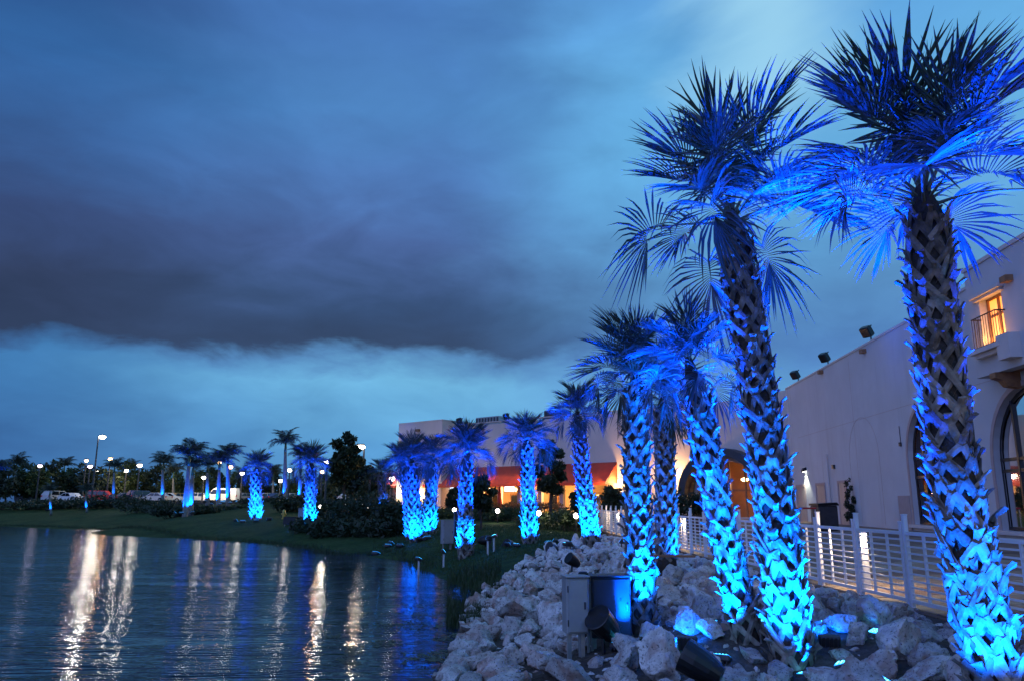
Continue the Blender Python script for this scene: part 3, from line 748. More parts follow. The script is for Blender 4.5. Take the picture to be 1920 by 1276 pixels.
royal(at(409, 950, 80), at(411, 880, 80), .27, .95, 'smooth palm in front of the middle of the white van', seed=2)
royal(at(389, 945, 84), at(389, 885, 84), .27, .9, 'smooth palm in front of the white van bonnet', seed=3, lights=1)
royal(at(428, 947, 82), at(427, 868, 82), .28, .95, 'smooth palm beside the tail of the white van', seed=4)
royal(at(534, 940, 85), at(535, 845, 85), .30, 1.05, 'tall slender palm with wide spread feathery fronds', seed=5, power=1100)
royal(at(562, 942, 90), at(563, 868, 90), .27, 1.0, 'feathery palm half behind the far shore palm', seed=6)
royal(at(305, 938, 100), at(305, 880, 100), .28, 1.0, 'palm with a short blue trunk before the grey parked cars', seed=7, lights=1, power=1100)
royal(at(-8, 940, 105), at(-6, 890, 105), .3, 1.0, 'blue lit palm cut by the left edge of the photo', seed=8, lights=2, power=1500)
royal(at(213, 935, 95), at(214, 885, 95), .22, .8, 'dim blue palm right of the red car', seed=11, lights=1, power=300)
def sapling(px, py, Y, hpx, label, seed):
    b = at(px, py, Y); tpt = at(px - 3, py - hpx, Y); 
    royal(b, tpt, .16, .62, label, 9, seed, lights=1, power=420)
sapling(96, 960, 88, 32, 'low blue lit palm before the white car at the far left', 21)
sapling(163, 956, 90, 28, 'low blue lit palm before the red car', 22)

# ------------------------------------------------------------------ leafy trees, shrubs, hedges
def leaf_cloud(blobs, n, size, seed, flat=.0):
    r_ = np.random.RandomState(seed); w_ = np.array([b[3] * b[4] * b[5] for b in blobs]); w_ = w_ / w_.sum()
    k = r_.choice(len(blobs), n, p=w_); B = np.array(blobs)[k]
    d = r_.normal(size=(n, 3)); d /= np.linalg.norm(d, axis=1)[:, None]
    rad = r_.uniform(.25, 1, n) ** .6 * (1 + .25 * r_.normal(size=n) * .6)
    c_ = B[:, :3] + d * rad[:, None] * B[:, 3:6]
    u = r_.normal(size=(n, 3)); u /= np.linalg.norm(u, axis=1)[:, None]
    v = np.cross(u, r_.normal(size=(n, 3))); v /= np.linalg.norm(v, axis=1)[:, None]
    s_ = size * r_.uniform(.6, 1.3, n)[:, None]
    a = u * s_; b = v * s_ * .42
    return np.stack([c_ - a, c_ - b * 1.0 + a * .1, c_ + a, c_ + b + a * .1], 1)
def tree(base, h, cr, label, seed, n=2600, leaf=.22, m_=None, trunkf=.35, group=None, name='broadleaf_tree', squash=.8, cat='tree', tr=.13):
    q = random.Random(seed); root = empty(name, base, label, cat, group)
    tb = MB(); tip = Vector((q.uniform(-.3, .3), q.uniform(-.3, .3), h * .8))
    tb.tube([(0, 0, -.3), (q.uniform(-.1, .1), 0, h * .2), (tip.x * .5, tip.y * .5, h * .5), tip], [tr, tr * .8, tr * .55, tr * .2], 8)
    blobs = []
    nb = 11
    for i in range(nb):
        f_ = i / (nb - 1); a = i * 2.4 + seed
        rr = cr * (.25 + .75 * math.sin(math.pi * (.15 + .8 * f_))) * q.uniform(.45, .8)
        zc = h * (trunkf + (1 - trunkf) * (.12 + .8 * f_)); s_ = cr * q.uniform(.34, .55) * (1.1 - .4 * f_)
        bx_, by_ = math.cos(a) * rr, math.sin(a) * rr
        blobs.append((bx_, by_, zc, s_, s_, s_ * squash))
        st_ = tip * (.3 + .5 * f_)
        tb.tube([st_, ((bx_ + st_.x) / 2, (by_ + st_.y) / 2, (zc + st_.z) / 2 + .1), (bx_, by_, zc)], [tr * .35, tr * .25, tr * .1], 5)
    tb.build('trunk', m_bark, root)
    inst('crown', quads_mesh('crown', leaf_cloud(blobs, n, leaf, seed), m_ or m_leafd), root)
    return root
def shrub(base, wx, h, label, seed, n=900, leaf=.13, m_=None, group=None, name='shrub', wy=None, cat='shrub'):
    q = random.Random(seed); root = empty(name, base, label, cat, group); wy = wy or wx
    blobs = []; k = max(4, int(wx / max(h, .3) * 3))
    for i in range(k):
        f_ = (i + .5) / k * 2 - 1; s_ = h * q.uniform(.38, .55)
        blobs.append((f_ * wx * .5, q.uniform(-.3, .3) * wy, h * q.uniform(.4, .6), max(s_, wx / k * .7), max(wy * .4, .15), s_))
    sb = MB()
    for i in range(k):
        sb.tube([(blobs[i][0] * .7, 0, -.2), (blobs[i][0] * .9, blobs[i][1], h * .35), tuple(blobs[i][:3])], [.035, .025, .01], 5)
    sb.build('stem', m_bark, root)
    inst('foliage', quads_mesh('foliage', leaf_cloud(blobs, n, leaf, seed), m_ or m_hedge), root)
    return root

gt = 'trees around the parking lot'
# tall dark tree by the lamp and its neighbours
tree(at(644, 965, 66), 7.0, 1.45, 'tallest dark leafy tree left of the bright pole lamp', 3, 4200, .24)
tree(at(672, 968, 70), 4.6, 1.7, 'dark bushy tree below the bright pole lamp', 4, 3200, .22)
tree(at(700, 970, 66), 4.0, 1.2, 'dark slim tree right of the lamp pole', 5, 2200, .2)
tree(at(1033, 972, 50), 5.0, 1.15, 'dark fine leaved tree in front of the red awning', 6, 4500, .15, trunkf=.28)
tree(at(901, 998, 38), 2.7, .75, 'slim dark tree behind the stake lit palm on the lawn', 7, 2600, .13, trunkf=.4, tr=.07)
tree(at(850, 968, 60), 2.2, .7, 'small tree by the lit white column under the awning', 8, 1800, .14, trunkf=.3, tr=.06)
tree(at(1090, 968, 46), 1.5, .75, 'small round tree left of the slim rock bank palm', 9, 1800, .13, trunkf=.25, tr=.06)
tree(at(1150, 965, 46), 1.6, .8, 'small round tree right of the slim rock bank palm', 10, 1800, .13, trunkf=.25, tr=.06)
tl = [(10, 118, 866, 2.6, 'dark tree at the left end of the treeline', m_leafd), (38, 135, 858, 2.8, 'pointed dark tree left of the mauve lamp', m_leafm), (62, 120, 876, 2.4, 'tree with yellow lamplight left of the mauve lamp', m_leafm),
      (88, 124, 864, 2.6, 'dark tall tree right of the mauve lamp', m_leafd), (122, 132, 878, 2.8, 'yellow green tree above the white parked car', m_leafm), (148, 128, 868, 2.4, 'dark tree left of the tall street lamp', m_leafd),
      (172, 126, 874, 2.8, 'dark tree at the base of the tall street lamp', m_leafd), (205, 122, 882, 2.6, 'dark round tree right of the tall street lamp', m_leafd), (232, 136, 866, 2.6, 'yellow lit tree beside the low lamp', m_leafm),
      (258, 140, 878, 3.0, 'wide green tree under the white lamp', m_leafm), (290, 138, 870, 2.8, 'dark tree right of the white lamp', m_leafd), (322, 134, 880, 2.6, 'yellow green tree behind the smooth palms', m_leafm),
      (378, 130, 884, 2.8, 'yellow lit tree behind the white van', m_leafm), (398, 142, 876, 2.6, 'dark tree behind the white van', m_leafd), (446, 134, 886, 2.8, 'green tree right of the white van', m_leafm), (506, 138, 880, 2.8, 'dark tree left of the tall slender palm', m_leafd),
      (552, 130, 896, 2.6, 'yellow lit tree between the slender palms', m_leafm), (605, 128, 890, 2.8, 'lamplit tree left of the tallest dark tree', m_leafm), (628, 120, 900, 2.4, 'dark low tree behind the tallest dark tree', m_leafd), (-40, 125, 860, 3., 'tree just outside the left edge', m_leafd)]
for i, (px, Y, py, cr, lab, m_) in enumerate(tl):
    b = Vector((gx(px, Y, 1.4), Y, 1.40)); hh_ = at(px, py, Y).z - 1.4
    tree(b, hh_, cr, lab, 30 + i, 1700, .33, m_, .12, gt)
# clumped palms in the treeline
for i, (px, Y, py, lab) in enumerate([(120, 140, 862, 'unlit palm above the white parked car'), (245, 142, 868, 'unlit palm by the low lamp'), (325, 125, 872, 'unlit palm left of the tall feathery palm'), (450, 140, 882, 'unlit palm right of the white van'), (512, 128, 876, 'unlit palm left of the tall slender palm'), (30, 130, 858, 'unlit palm at the left end of the treeline')]):
    z = at(px, py, Y).z - 2.0
    royal((gx(px, Y, 1.4), Y, 1.4), (gx(px, Y, z), Y, z), .26, 1.15, lab, 12, 50 + i, 'unlit palms in the treeline', 0)

# dark shrubs on the far bank
for i, (px, py, Y, wx, h_, lab) in enumerate([(40, 952, 96, 9, .8, 'low dark shrubs left end of the far bank'), (95, 952, 97, 7, 1.2, 'dark shrub mound behind the low blue palm'), (150, 950, 97, 8, .8, 'low dark shrubs before the red car'), (205, 950, 96, 7, 1.5, 'taller dark shrub right of the red car'), (255, 948, 98, 8, .8, 'low dark shrubs before the blue parked car'),
      (300, 960, 84, 7, 1.0, 'dark shrub mound left of the tall feathery palm'), (335, 968, 72, 3.6, .9, 'dark shrub at the foot of the tall feathery palm'), (372, 966, 72, 3.5, .8, 'dark shrub right of the tall feathery palm'), (415, 960, 78, 4.5, .6, 'dark shrubs under the smooth palms by the van'), (515, 945, 88, 7, .7, 'low clipped hedge behind the bright far palm'),
      (556, 962, 68, 3.2, 1.6, 'rounded shrub left of the far shore palm')]):
    shrub(at(px, py, Y), wx, h_, lab, 80 + i, 1400, .2, m_leafd, 'dark shrubs on the far bank')
for i, (px, py, Y, wx, h_, lab) in enumerate([(610, 1010, 50, 3.4, 1.3, 'dark waterside bush right of the far shore palm'), (648, 1018, 47, 3.2, 1.5, 'dark waterside bush below the tallest tree'), (690, 1020, 45, 3.0, 1.4, 'dark waterside bush below the slim tree'), (735, 1020, 43, 2.6, 1.6, 'dark waterside bush left of the palm cluster'),
      (640, 985, 58, 4.5, 2.4, 'tall dark bush at the foot of the tallest tree'), (695, 990, 55, 4.0, 2.2, 'tall dark bush at the foot of the slim tree'), (750, 990, 50, 2.6, 1.8, 'dark bush behind the palm cluster')]):
    shrub(at(px, py, Y), wx, h_, lab, 110 + i, 2400, .15, m_leafd, 'dark bushes by the cove')
# hedges before the patio
for i, (px, py, Y, wx, h_, lab) in enumerate([(838, 975, 54, 2.6, .9, 'clipped hedge left of the grey cabinet'), (905, 972, 52, 3.4, .75, 'clipped hedge behind the slim lawn tree'), (955, 974, 50, 3.0, .75, 'clipped hedge left of the lawn edge palm'), (1035, 990, 42, 3.6, .95, 'dense hedge right of the lawn edge palm'), (1080, 988, 40, 2.0, .9, 'hedge end beside the rock bank palm')]):
    shrub(at(px, py, Y), wx, h_, lab, 130 + i, 2600, .09, m_hedge, 'hedges before the patio', 'hedge', cat='hedge')
for i, (px, py, Y, wx, lab) in enumerate([(880, 957, 62, 3.4, 'orange flower bed under the left screen'), (945, 957, 60, 3.4, 'orange flower bed under the right screen'), (1010, 958, 57, 3.2, 'orange flower bed behind the lawn edge palm')]):
    shrub(at(px, py, Y), wx, .7, lab, 140 + i, 1300, .09, m_flower, 'flower beds along the patio rail', 'flower_bed', cat='flower bed')
# potted shrub on the plaza
pp_ = Vector((gx(1300, 35, .2), 35, .18))
pt_ = empty('planter', pp_, 'round brown planter behind the fence with a leafy shrub', 'planter')
pq = MB(); pq.lathe([(.48, 0), (.62, .35), (.66, .62), (.70, .66), (.70, .74), (.60, .74), (.58, .66)], 20); pq.build('pot', m_pot, pt_, smooth=False)
shrub(pp_ + Vector((0, 0, .62)), 1.7, 1.25, 'dark leafy shrub growing in the round brown planter', 150, 2200, .10, m_leafd, wy=1.3)

# reeds in the shallows and grass along the water line
def blades(name, spots, hmin, hmax, wdt, m_, seed, kind='stuff'):
    r_ = np.random.RandomState(seed); P_ = np.array(spots); n = len(P_)
    h_ = r_.uniform(hmin, hmax, n); a = r_.uniform(0, 6.283, n); ln = r_.normal(scale=.16, size=(n, 2)) * h_[:, None]
    ox = np.stack([np.cos(a), np.sin(a), np.zeros(n)], 1) * wdt
    top = P_ + np.column_stack([ln, h_]); mid = P_ + np.column_stack([ln * .3, h_ * .55])
    q1 = np.stack([P_ - ox, P_ + ox, mid + ox * .8, mid - ox * .8], 1); q2 = np.stack([mid - ox * .8, mid + ox * .8, top + ox * .1, top - ox * .1], 1)
    return tag(inst(name, quads_mesh(name, np.concatenate([q1, q2]), m_)), None, None, None, kind)
sp = []
for _ in range(4200):
    px = rnd.uniform(838, 940); py = rnd.uniform(1082, 1180)
    if noise.noise(Vector((px * .03, py * .04, 2))) + rnd.uniform(-.25, .45) < .0 or px > 960 - (py - 1070) * .45: continue
    q_ = atz(px, py, WZ)
    sp.append((q_.x, q_.y, max(H(q_.x, q_.y), WZ - .05)))
blades('reeds', sp, .10, .34, .010, m_reed, 5)
fl = []
for _ in range(9000):
    px, py = rnd.uniform(610, 905), rnd.uniform(1120, 1262)
    if noise.noise(Vector((px * .016, py * .05, 7))) + .35 * noise.noise(Vector((px * .06, py * .15, 3))) + (px - 760) * .0012 < .14: continue
    q_ = atz(px, py, WZ + .006); a = rnd.uniform(0, 6.28); r_ = rnd.uniform(.012, .045); ca, sa_ = math.cos(a) * r_, math.sin(a) * r_
    tz = rnd.uniform(-.15, .15) * r_
    fl.append([(q_.x + ca, q_.y + sa_, q_.z + tz), (q_.x - sa_ * .7, q_.y + ca * .7, q_.z), (q_.x - ca, q_.y - sa_, q_.z - tz + .002), (q_.x + sa_ * .7, q_.y - ca * .7, q_.z + .002)])
tag(inst('floating_weed', quads_mesh('floating_weed', np.array(fl), mat('water_weed', (.10, .12, .07), .7, base2=(.05, .065, .03), vscale=3))), kind='stuff')
sp = []
for i in range(len(shore) - 9):
    A, B = shore[i], shore[i + 1]; L_ = (B - A).length
    for _ in range(int(min(L_, 60) * 70)):
        f_ = rnd.random(); q_ = A.lerp(B, f_) + Vector((rnd.gauss(0, .25), rnd.gauss(.15, .35), 0)); sp.append((q_.x, q_.y, max(H(q_.x, q_.y), WZ) - .02))
blades('shore_grass', sp, .06, .22, .014, m_reed, 6)
sp = []
for _ in range(26000):
    px = rnd.uniform(700, 1100); Y = rnd.uniform(26, 46); x = gx(px, Y, -.3); z = H(x, Y)
    if z < WZ + .05 or x > fenceX(Y) - .3 or (Y < 31 and x > rock_left(Y) - .2): continue
    sp.append((x, Y, z - .01))
blades('lawn_grass', sp, .03, .085, .010, mat('grass_blades', (.045, .085, .02), .7, base2=(.02, .045, .01), vscale=.7, trans=.2), 7)

# ------------------------------------------------------------------ white fence
fence = empty('white_fence', (fenceX(10), 10, 0), 'white metal fence of square bars between the rocks and the plaza', 'fence')
PL = 1.52; fdir = Vector((-.032, 1, 0)).normalized(); frot = math.atan2(fdir.y, fdir.x)
FM_R = MB().box((PL / 2, 0, 0), (PL - .13, .045, .05)).mesh('rail', m_fence)
FM_B = MB().box((PL / 2, 0, 0), (PL - .13, .022, .024)).mesh('bar', m_fence)
FM_U = MB().box((0, .002, .575), (.034, .034, .90)).mesh('upright', m_fence)
def post_mesh(h_):
    m_ = MB(); m_.cbox((0, 0, h_ / 2 - .15), (.065, .065, h_ + .3), .006); m_.cbox((0, 0, h_ + .005), (.075, .075, .016), .004); return m_.mesh('post', m_fence)
FM_T, FM_S = post_mesh(1.31), post_mesh(1.21)
for k in range(26):
    Y = 4.05 + k * PL; o = Vector((fenceX(Y), Y, 0)) - fence.location
    pn = inst('fence_panel', None, fence, o, (0, 0, frot))
    for z in (.10, 1.05): inst('rail', FM_R, pn, (0, 0, z))
    inst('post', FM_S, pn, (.065, 0, 0)); inst('post', FM_T, pn, (PL - .035, 0, 0))
    for i in range(9): inst('bar', FM_B, pn, (0, 0, .10 + (i + 1) * .095))
    for x in (.52, 1.02): inst('upright', FM_U, pn, (x, 0, 0))

# bollard lamps on the plaza just behind the fence
for Y, lab in ((13.9, 'lit white bollard lamp behind the fence nearest the camera'), (26.3, 'lit white bollard lamp behind the fence right of the cabinet palm'), (39.5, 'lit white bollard lamp behind the far lattice of the fence'), (3.4, 'lit white bollard lamp behind the fence outside the frame')):
    x = fenceX(Y) + .42; z = plazaZ(x, Y); bo = empty('bollard_lamp', (x, Y, z), lab, 'bollard light', 'bollard lamps along the fence')
    m1 = MB(); m1.lathe([(.095, 0), (.095, .70)], 18); m1.build('column', m_fence, bo, smooth=False)
    m1 = MB(); m1.lathe([(.088, .70), (.088, .90)], 18); m1.build('lens', m_bol, bo)
    m1 = MB(); m1.lathe([(.10, .90), (.10, .95), (.04, .99)], 18); m1.build('cap', m_fence, bo)
    l = bpy.data.lights.new('bollard_glow', 'POINT'); l.energy = 26; l.color = (1, .72, .46); l.shadow_soft_size = .09
    for sx, sy in ((-.17, -.02), (.15, .1), (.05, -.2)):
        lo = bpy.data.objects.new('bollard_glow', l); COL.objects.link(lo); lo.parent = bo; lo.location = (sx, sy, .80)

# ------------------------------------------------------------------ right-hand white building
wn = Vector((-1, .09, 0)).normalized(); wt = Vector((.09, 1, 0)).normalized()
def W(Y, z, off=0.): return Vector((wallX(Y), Y, z)) + wn * off
def hw(px, py, off=0.): return hit(px, py, Vector((13.2, 0, 0)) + wn * off, wn)
bldg = empty('stucco_building', W(35, 0), 'long white stucco building with arched windows right of the plaza', 'building')
b0 = bldg.location.copy()
WTOP = 8.55
def panel_with_holes(outer, holes, mapf, depth, dirv):
    """outer/holes: lists of (s, z); mapf -> Vector. front face, back face and reveals"""
    mb = MB(); loops = [outer] + holes
    flat = [q for lp in loops for q in lp]
    tris = geometry.tessellate_polygon([[Vector((a, b, 0)) for a, b in lp] for lp in loops])
    fr = [mapf(a, b) for a, b in flat]; bk = [q + dirv * depth for q in fr]
    mb.add(fr, [tuple(t_) for t_ in tris]); mb.add(bk, [tuple(reversed(t_)) for t_ in tris])
    i0 = 0
    for lp in loops:
        n = len(lp)
        mb.add([fr[i0 + i] for i in range(n)] + [bk[i0 + i] for i in range(n)], [(i, (i + 1) % n, n + (i + 1) % n, n + i) for i in range(n)])
        i0 += n
    return mb
def arch(c0, r_, zb, zs, n=18):
    return [(c0 - r_, zb), (c0 + r_, zb)] + [(c0 + r_ * math.cos(math.pi * i / n), zs + r_ * math.sin(math.pi * i / n)) for i in range(n + 1)]
arches = [(29.3, 2.05, .62, 3.15), (22.7, 2.15, .62, 2.75), (15.5, 2.15, .62, 2.75)]
wl = panel_with_holes([(-4, -.3), (49, -.3), (49, WTOP), (-4, WTOP)], [arch(*a) for a in arches], lambda s_, z: W(s_, z) - b0, .32, -wn)
wl.build('wall', m_stucco, bldg)
mb = MB()
mb.add([W(49, -.3, -.01) - b0, W(49, WTOP, -.01) - b0, W(49, WTOP, -7) - b0, W(49, -.3, -7) - b0], [(0, 1, 2, 3)])
mb.add([W(-4, WTOP - .35, -.33) - b0, W(49, WTOP - .35, -.33) - b0, W(49, WTOP - .35, -14) - b0, W(-4, WTOP - .35, -14) - b0], [(0, 1, 2, 3)])
mb.build('roof', m_stucco, bldg)
def wallbox(name, Y0, Y1, z0, z1, o0, o1, m_, parent, base):
    q = [W(Y, z, o) - base for o in (o0, o1) for Y, z in ((Y0, z0), (Y1, z0), (Y1, z1), (Y0, z1))]
    return MB().add(q, [(0, 1, 2, 3), (7, 6, 5, 4), (0, 4, 5, 1), (1, 5, 6, 2), (2, 6, 7, 3), (3, 7, 4, 0)]).build(name, m_, parent)
wallbox('parapet', 24.2, 49.02, WTOP + .002, WTOP + .10, -.36, .04, m_cap, bldg, b0)
# stucco joints: expansion lines laid on as thin strips in the trim colour
for (Y0, Y1, z0, z1) in ((24.2, 47, 5.31, 5.325), (37.2, 37.215, .5, 8.4)):
    wallbox('wall_joint', Y0, Y1, z0, z1, .001, .006, m_trim, bldg, b0)
oa = [W(36.3 + 1.9 * math.cos(math.pi * i / 16), 3.5 + 1.9 * math.sin(math.pi * i / 16), .004) - b0 for i in range(17)]
MB().tube([W(38.2, .5, .004) - b0] + oa + [W(34.4, .5, .004) - b0], .008, 4).build('wall_joint', m_trim, bldg)
MB().tube([W(41.6, .3, .07) - b0, W(41.6, 4.0, .07) - b0], .04, 6).build('downpipe', m_cap, bldg)
# arched windows
m_glass = bpy.data.materials.new('window_glass'); m_glass.use_nodes = True
t = NT(m_glass.node_tree); t.n.remove(t.n['Principled BSDF'])
fz = t.new('ShaderNodeFresnel'); fz.inputs[0].default_value = 1.5
tr_ = t.new('ShaderNodeBsdfTransparent'); tr_.inputs[0].default_value = (.55, .55, .58, 1); gl = t.new('ShaderNodeBsdfGlossy'); gl.inputs['Roughness'].default_value = .03
ms = t.new('ShaderNodeMixShader'); t.l.new(t.math('ADD', fz.outputs[0], .03), ms.inputs[0]); t.l.new(tr_.outputs[0], ms.inputs[1]); t.l.new(gl.outputs[0], ms.inputs[2]); t.l.new(ms.outputs[0], t.n['Material Output'].inputs[0])
m_room = mat('dim_room_wall', (.10, .06, .045), .9, var=.3, vscale=1.2)
for (c0, r_, zb, zs) in arches:
    awin = 'far arched window' if c0 > 28 else 'arched window under the tower' if c0 > 20 else 'arched window beyond the right edge'
    wd = bldg
    # trim band proud of the wall
    outer = arch(c0, r_ + .16, zb, zs); inner = arch(c0, r_ + .002, zb, zs)
    n = len(outer); q = [W(a, b, .03) - b0 for a, b in outer] + [W(a, b, .03) - b0 for a, b in inner] + [W(a, b, -.004) - b0 for a, b in outer] + [W(a, b, -.004) - b0 for a, b in inner]
    fs = []
    for i in range(1, n - 1 + 1):
        j = (i + 1) % n
        if i == 0: continue
        fs += [(i, j, n + j, n + i), (i, 2 * n + i, 2 * n + j, j), (n + i, n + j, 3 * n + j, 3 * n + i)]
    win = MB().add(q, fs).build('window', m_trim, wd)
    gp = arch(c0, r_ - .01, zb + .05, zs)
    pane = MB().add([W(a, b, -.22) - b0 for a, b in gp], [tuple(range(len(gp)))]).build('pane', m_glass, win)
    fm_ = MB()
    for k in (-1, 0, 1):
        s_ = c0 + k * r_ * .5; zt = zs + math.sqrt(max(0, (r_ - .02) ** 2 - (k * r_ * .5) ** 2))
        q0 = W(s_, (zb + zt) / 2, -.20) - b0; fm_.box(q0, (.10, .09, zt - zb - .04), Matrix.Rotation(-.09, 3, 'Z'))
    for z in (zb + .07, 2.45, zs + .05):
        q0 = W(c0, z, -.20) - b0; fm_.box(q0, (.07, 2 * r_ - .06, .10), Matrix.Rotation(-.09, 3, 'Z'))
    n = len(gp)
    inn = [(c0 + (a - c0) * .955, zb + (b - zb) * .965) for a, b in gp]
    fm_.add([W(a, b, -.185) - b0 for a, b in gp] + [W(a, b, -.185) - b0 for a, b in inn], [(i, (i + 1) % n, n + (i + 1) % n, n + i) for i in range(n)])
    fm_.build('frame', m_dark, win)
    wallbox('sill', c0 - r_ - .3, c0 + r_ + .3, zb - .12, zb - .002, .002, .14, m_cap, bldg, b0)
    rm = MB()
    a0, a1, z0, z1, o0, o1 = c0 - r_ - .6, c0 + r_ + .6, .35, 6.0, -.34, -4.5
    q = [W(a, z, o) - b0 for o in (o0, o1) for a, z in ((a0, z0), (a1, z0), (a1, z1), (a0, z1))]
    rm.add(q, [(7, 6, 5, 4), (0, 4, 5, 1), (1, 5, 6, 2), (2, 6, 7, 3), (3, 7, 4, 0)]).build('room', m_room, bldg)
    for k, (ds, z, o) in enumerate(((-.7, 3.6, -1.6), (.15, 3.65, -1.6), (.9, 2.5, -2.6))):
        lq = W(c0 + ds, z, o); pe = empty('pendant_lamp', lq, ('right hand', 'middle', 'low')[k] + ' warm pendant lamp glowing behind the ' + awin, 'lamp', 'pendant lamps behind the arched windows')
        MB().lathe([(.02, .10), (.09, .06), (.11, 0), (.08, -.07), (.02, -.09)], 12).build('shade', m_pend, pe)
        MB().tube([(0, 0, .1), (0, 0, 5.99 - z)], .008, 5).build('cord', m_dark, pe)
        if k == 1:
            l = bpy.data.lights.new('pendant_glow', 'POINT'); l.energy = 2; l.color = (1, .45, .18); l.shadow_soft_size = .15
            lo = bpy.data.objects.new('pendant_glow', l); COL.objects.link(lo); lo.parent = pe; lo.location = (0, 0, -.3)
# tan pilaster plate beside the first arch
wallbox('wall_plate', 31.6, 32.7, .2, 1.75, .002, .05, m_trim, bldg, b0)

# tower bay on wooden corbels
TO = .62
tx0, tx1, tz0, tz1 = 12.0, 24.05, 5.32, 8.78
ca, cb2 = hw(1832, 560, TO), hw(1884, 560, TO); wz1 = hw(1858, 551, TO).z; wz0 = hw(1858, 648, TO).z
wy0, wy1 = cb2.y, ca.y
tw_ = panel_with_holes([(tx0, tz0), (tx1, tz0), (tx1, tz1), (tx0, tz1)], [[(wy0 + .12, wz0), (wy1 - .12, wz0), (wy1 - .12, wz1), (wy0 + .12, wz1)]], lambda s_, z: W(s_, z, TO) - b0, .35, -wn)
tower = tw_.build('tower', m_stucco, bldg)
mb = MB(); q = [W(Y, z, o) - b0 for o in (TO - .002, -3) for Y, z in ((tx0, tz0), (tx1, tz0), (tx1, tz1), (tx0, tz1))]
mb.add([W(tx1 - .001, z, o) - b0 for z, o in ((tz0, TO - .35), (tz1, TO - .35), (tz1, -4), (tz0, -4))], [(0, 1, 2, 3)])
mb.build('tower_return', m_stucco, bldg)
MB().add([W(Y, tz0 + .004, o) - b0 for Y, o in ((tx0, TO - .36), (tx1 - .01, TO - .36), (tx1 - .01, 0), (tx0, 0))], [(0, 1, 2, 3)]).build('soffit', m_wood, bldg)
wallbox('tower_parapet', tx0, tx1 + .04, tz1 + .002, tz1 + .12, -.4, TO + .05, m_cap, bldg, b0)
for Y in (22.9, 20.6, 18.3, 16):
    prof = [(0, 0), (TO + .1, 0), (TO + .1, -.16), (TO - .12, -.24), (TO - .25, -.42), (0, -.48)]
    q = []
    for dY in (-.16, .16): q += [W(Y + dY, tz0 - .004 + z, o + .003) - b0 for o, z in prof]
    n = len(prof); MB().add(q, [tuple(range(n)), tuple(range(2 * n - 1, n - 1, -1))] + [(i, (i + 1) % n, n + (i + 1) % n, n + i) for i in range(n)]).build('corbel', m_wood, bldg)
for (px, py, off) in ((1896, 522, TO), (1622, 658, 0), (1542, 697, 0), (1690, 640, -9)):
    if off < -1: continue
    v = hw(px, py, off); wallbox('scupper', v.y - .17, v.y + .17, v.z - .09, v.z + .09, off + .002, off + .22, m_wood, bldg, b0)
# amber window with its balcony
win = wallbox('window', wy0 + .12, wy1 - .12, wz0, wz0 + .02, TO - .3, TO - .002, m_cap, bldg, b0)
MB().add([W(a, b, TO - .28) - b0 for a, b in ((wy0 + .12, wz0), (wy1 - .12, wz0), (wy1 - .12, wz1), (wy0 + .12, wz1))], [(0, 1, 2, 3)]).build('pane', m_shade, win)
fr_ = MB()
for s_ in (wy0 + .16, (wy0 + wy1) / 2, wy1 - .16): fr_.box(W(s_, (wz0 + wz1) / 2, TO - .25) - b0, (.06, .07, wz1 - wz0 - .01), Matrix.Rotation(-.09, 3, 'Z'))
for z in (wz0 + .06, wz0 + (wz1 - wz0) * .62, wz1 - .05): fr_.box(W((wy0 + wy1) / 2, z, TO - .25) - b0, (.05, wy1 - wy0 - .3, .07), Matrix.Rotation(-.09, 3, 'Z'))
fr_.build('frame', m_rail_wood, win)
lt = wallbox('lintel', wy0 - .12, wy1 + .12, wz1 + .03, wz1 + .14, TO + .002, TO + .20, m_cap, win, b0)
wallbox('lintel', wy0 - .05, wy1 + .05, wz1 - .06, wz1 + .028, TO + .002, TO + .12, m_cap, win, b0)
wallbox('sill', wy0 - .1, wy1 + .15, wz0 - .20, wz0 - .06, TO + .002, TO + .36, m_cap, win, b0)
wallbox('sill', wy0 + .0, wy1 + .05, wz0 - .32, wz0 - .202, TO + .002, TO + .22, m_cap, win, b0)
v = hw(1905, 648, TO); wallbox('wall_block', v.y - .32, v.y + .32, v.z - .36, v.z + .36, TO + .002, TO + .34, m_cap, bldg, b0)
rail = MB(); rz0, rz1 = wz0 - .04, wz0 + .88
for (o_, y0_, y1_) in ((TO + .30, wy0 + .02, wy1 - .14),):
    for z in (rz0, rz1): 
        a_, b_ = W(y0_, z, o_) - b0, W(y1_, z, o_) - b0; rail.tube([W(y0_, z, TO + .003) - b0, a_, b_, W(y1_, z, TO + .003) - b0], .022, 6)
railo = rail.build('balcony_rail', m_dark, win)
for i in range(9):
    y_ = wy0 - .06 + (wy1 - wy0 + .12) * i / 8; MB().tube([W(y_, rz0, TO + .33) - b0, W(y_, rz1, TO + .33) - b0], .012, 5).build('baluster', m_dark, railo) if False else None
bl = MB()
for i in range(11):
    y_ = wy0 + .02 + (wy1 - wy0 - .16) * i / 10; bl.tube([W(y_, rz0, TO + .30) - b0, W(y_, rz1, TO + .30) - b0], .011, 5)
for o_ in (TO + .12, TO + .22):
    for y_ in (wy0 + .02, wy1 - .14): bl.tube([W(y_, rz0, o_) - b0, W(y_, rz1, o_) - b0], .011, 5)
tag(bl.build('balusters', m_dark, win), kind='stuff')
l = bpy.data.lights.new('window_glow', 'POINT'); l.energy = 55; l.color = (1, .42, .10); l.shadow_soft_size = .1
lo = bpy.data.objects.new('window_glow', l); COL.objects.link(lo); lo.parent = bldg; lo.location = W((wy0 + wy1) / 2, wz0 + .18, TO + .16) - b0

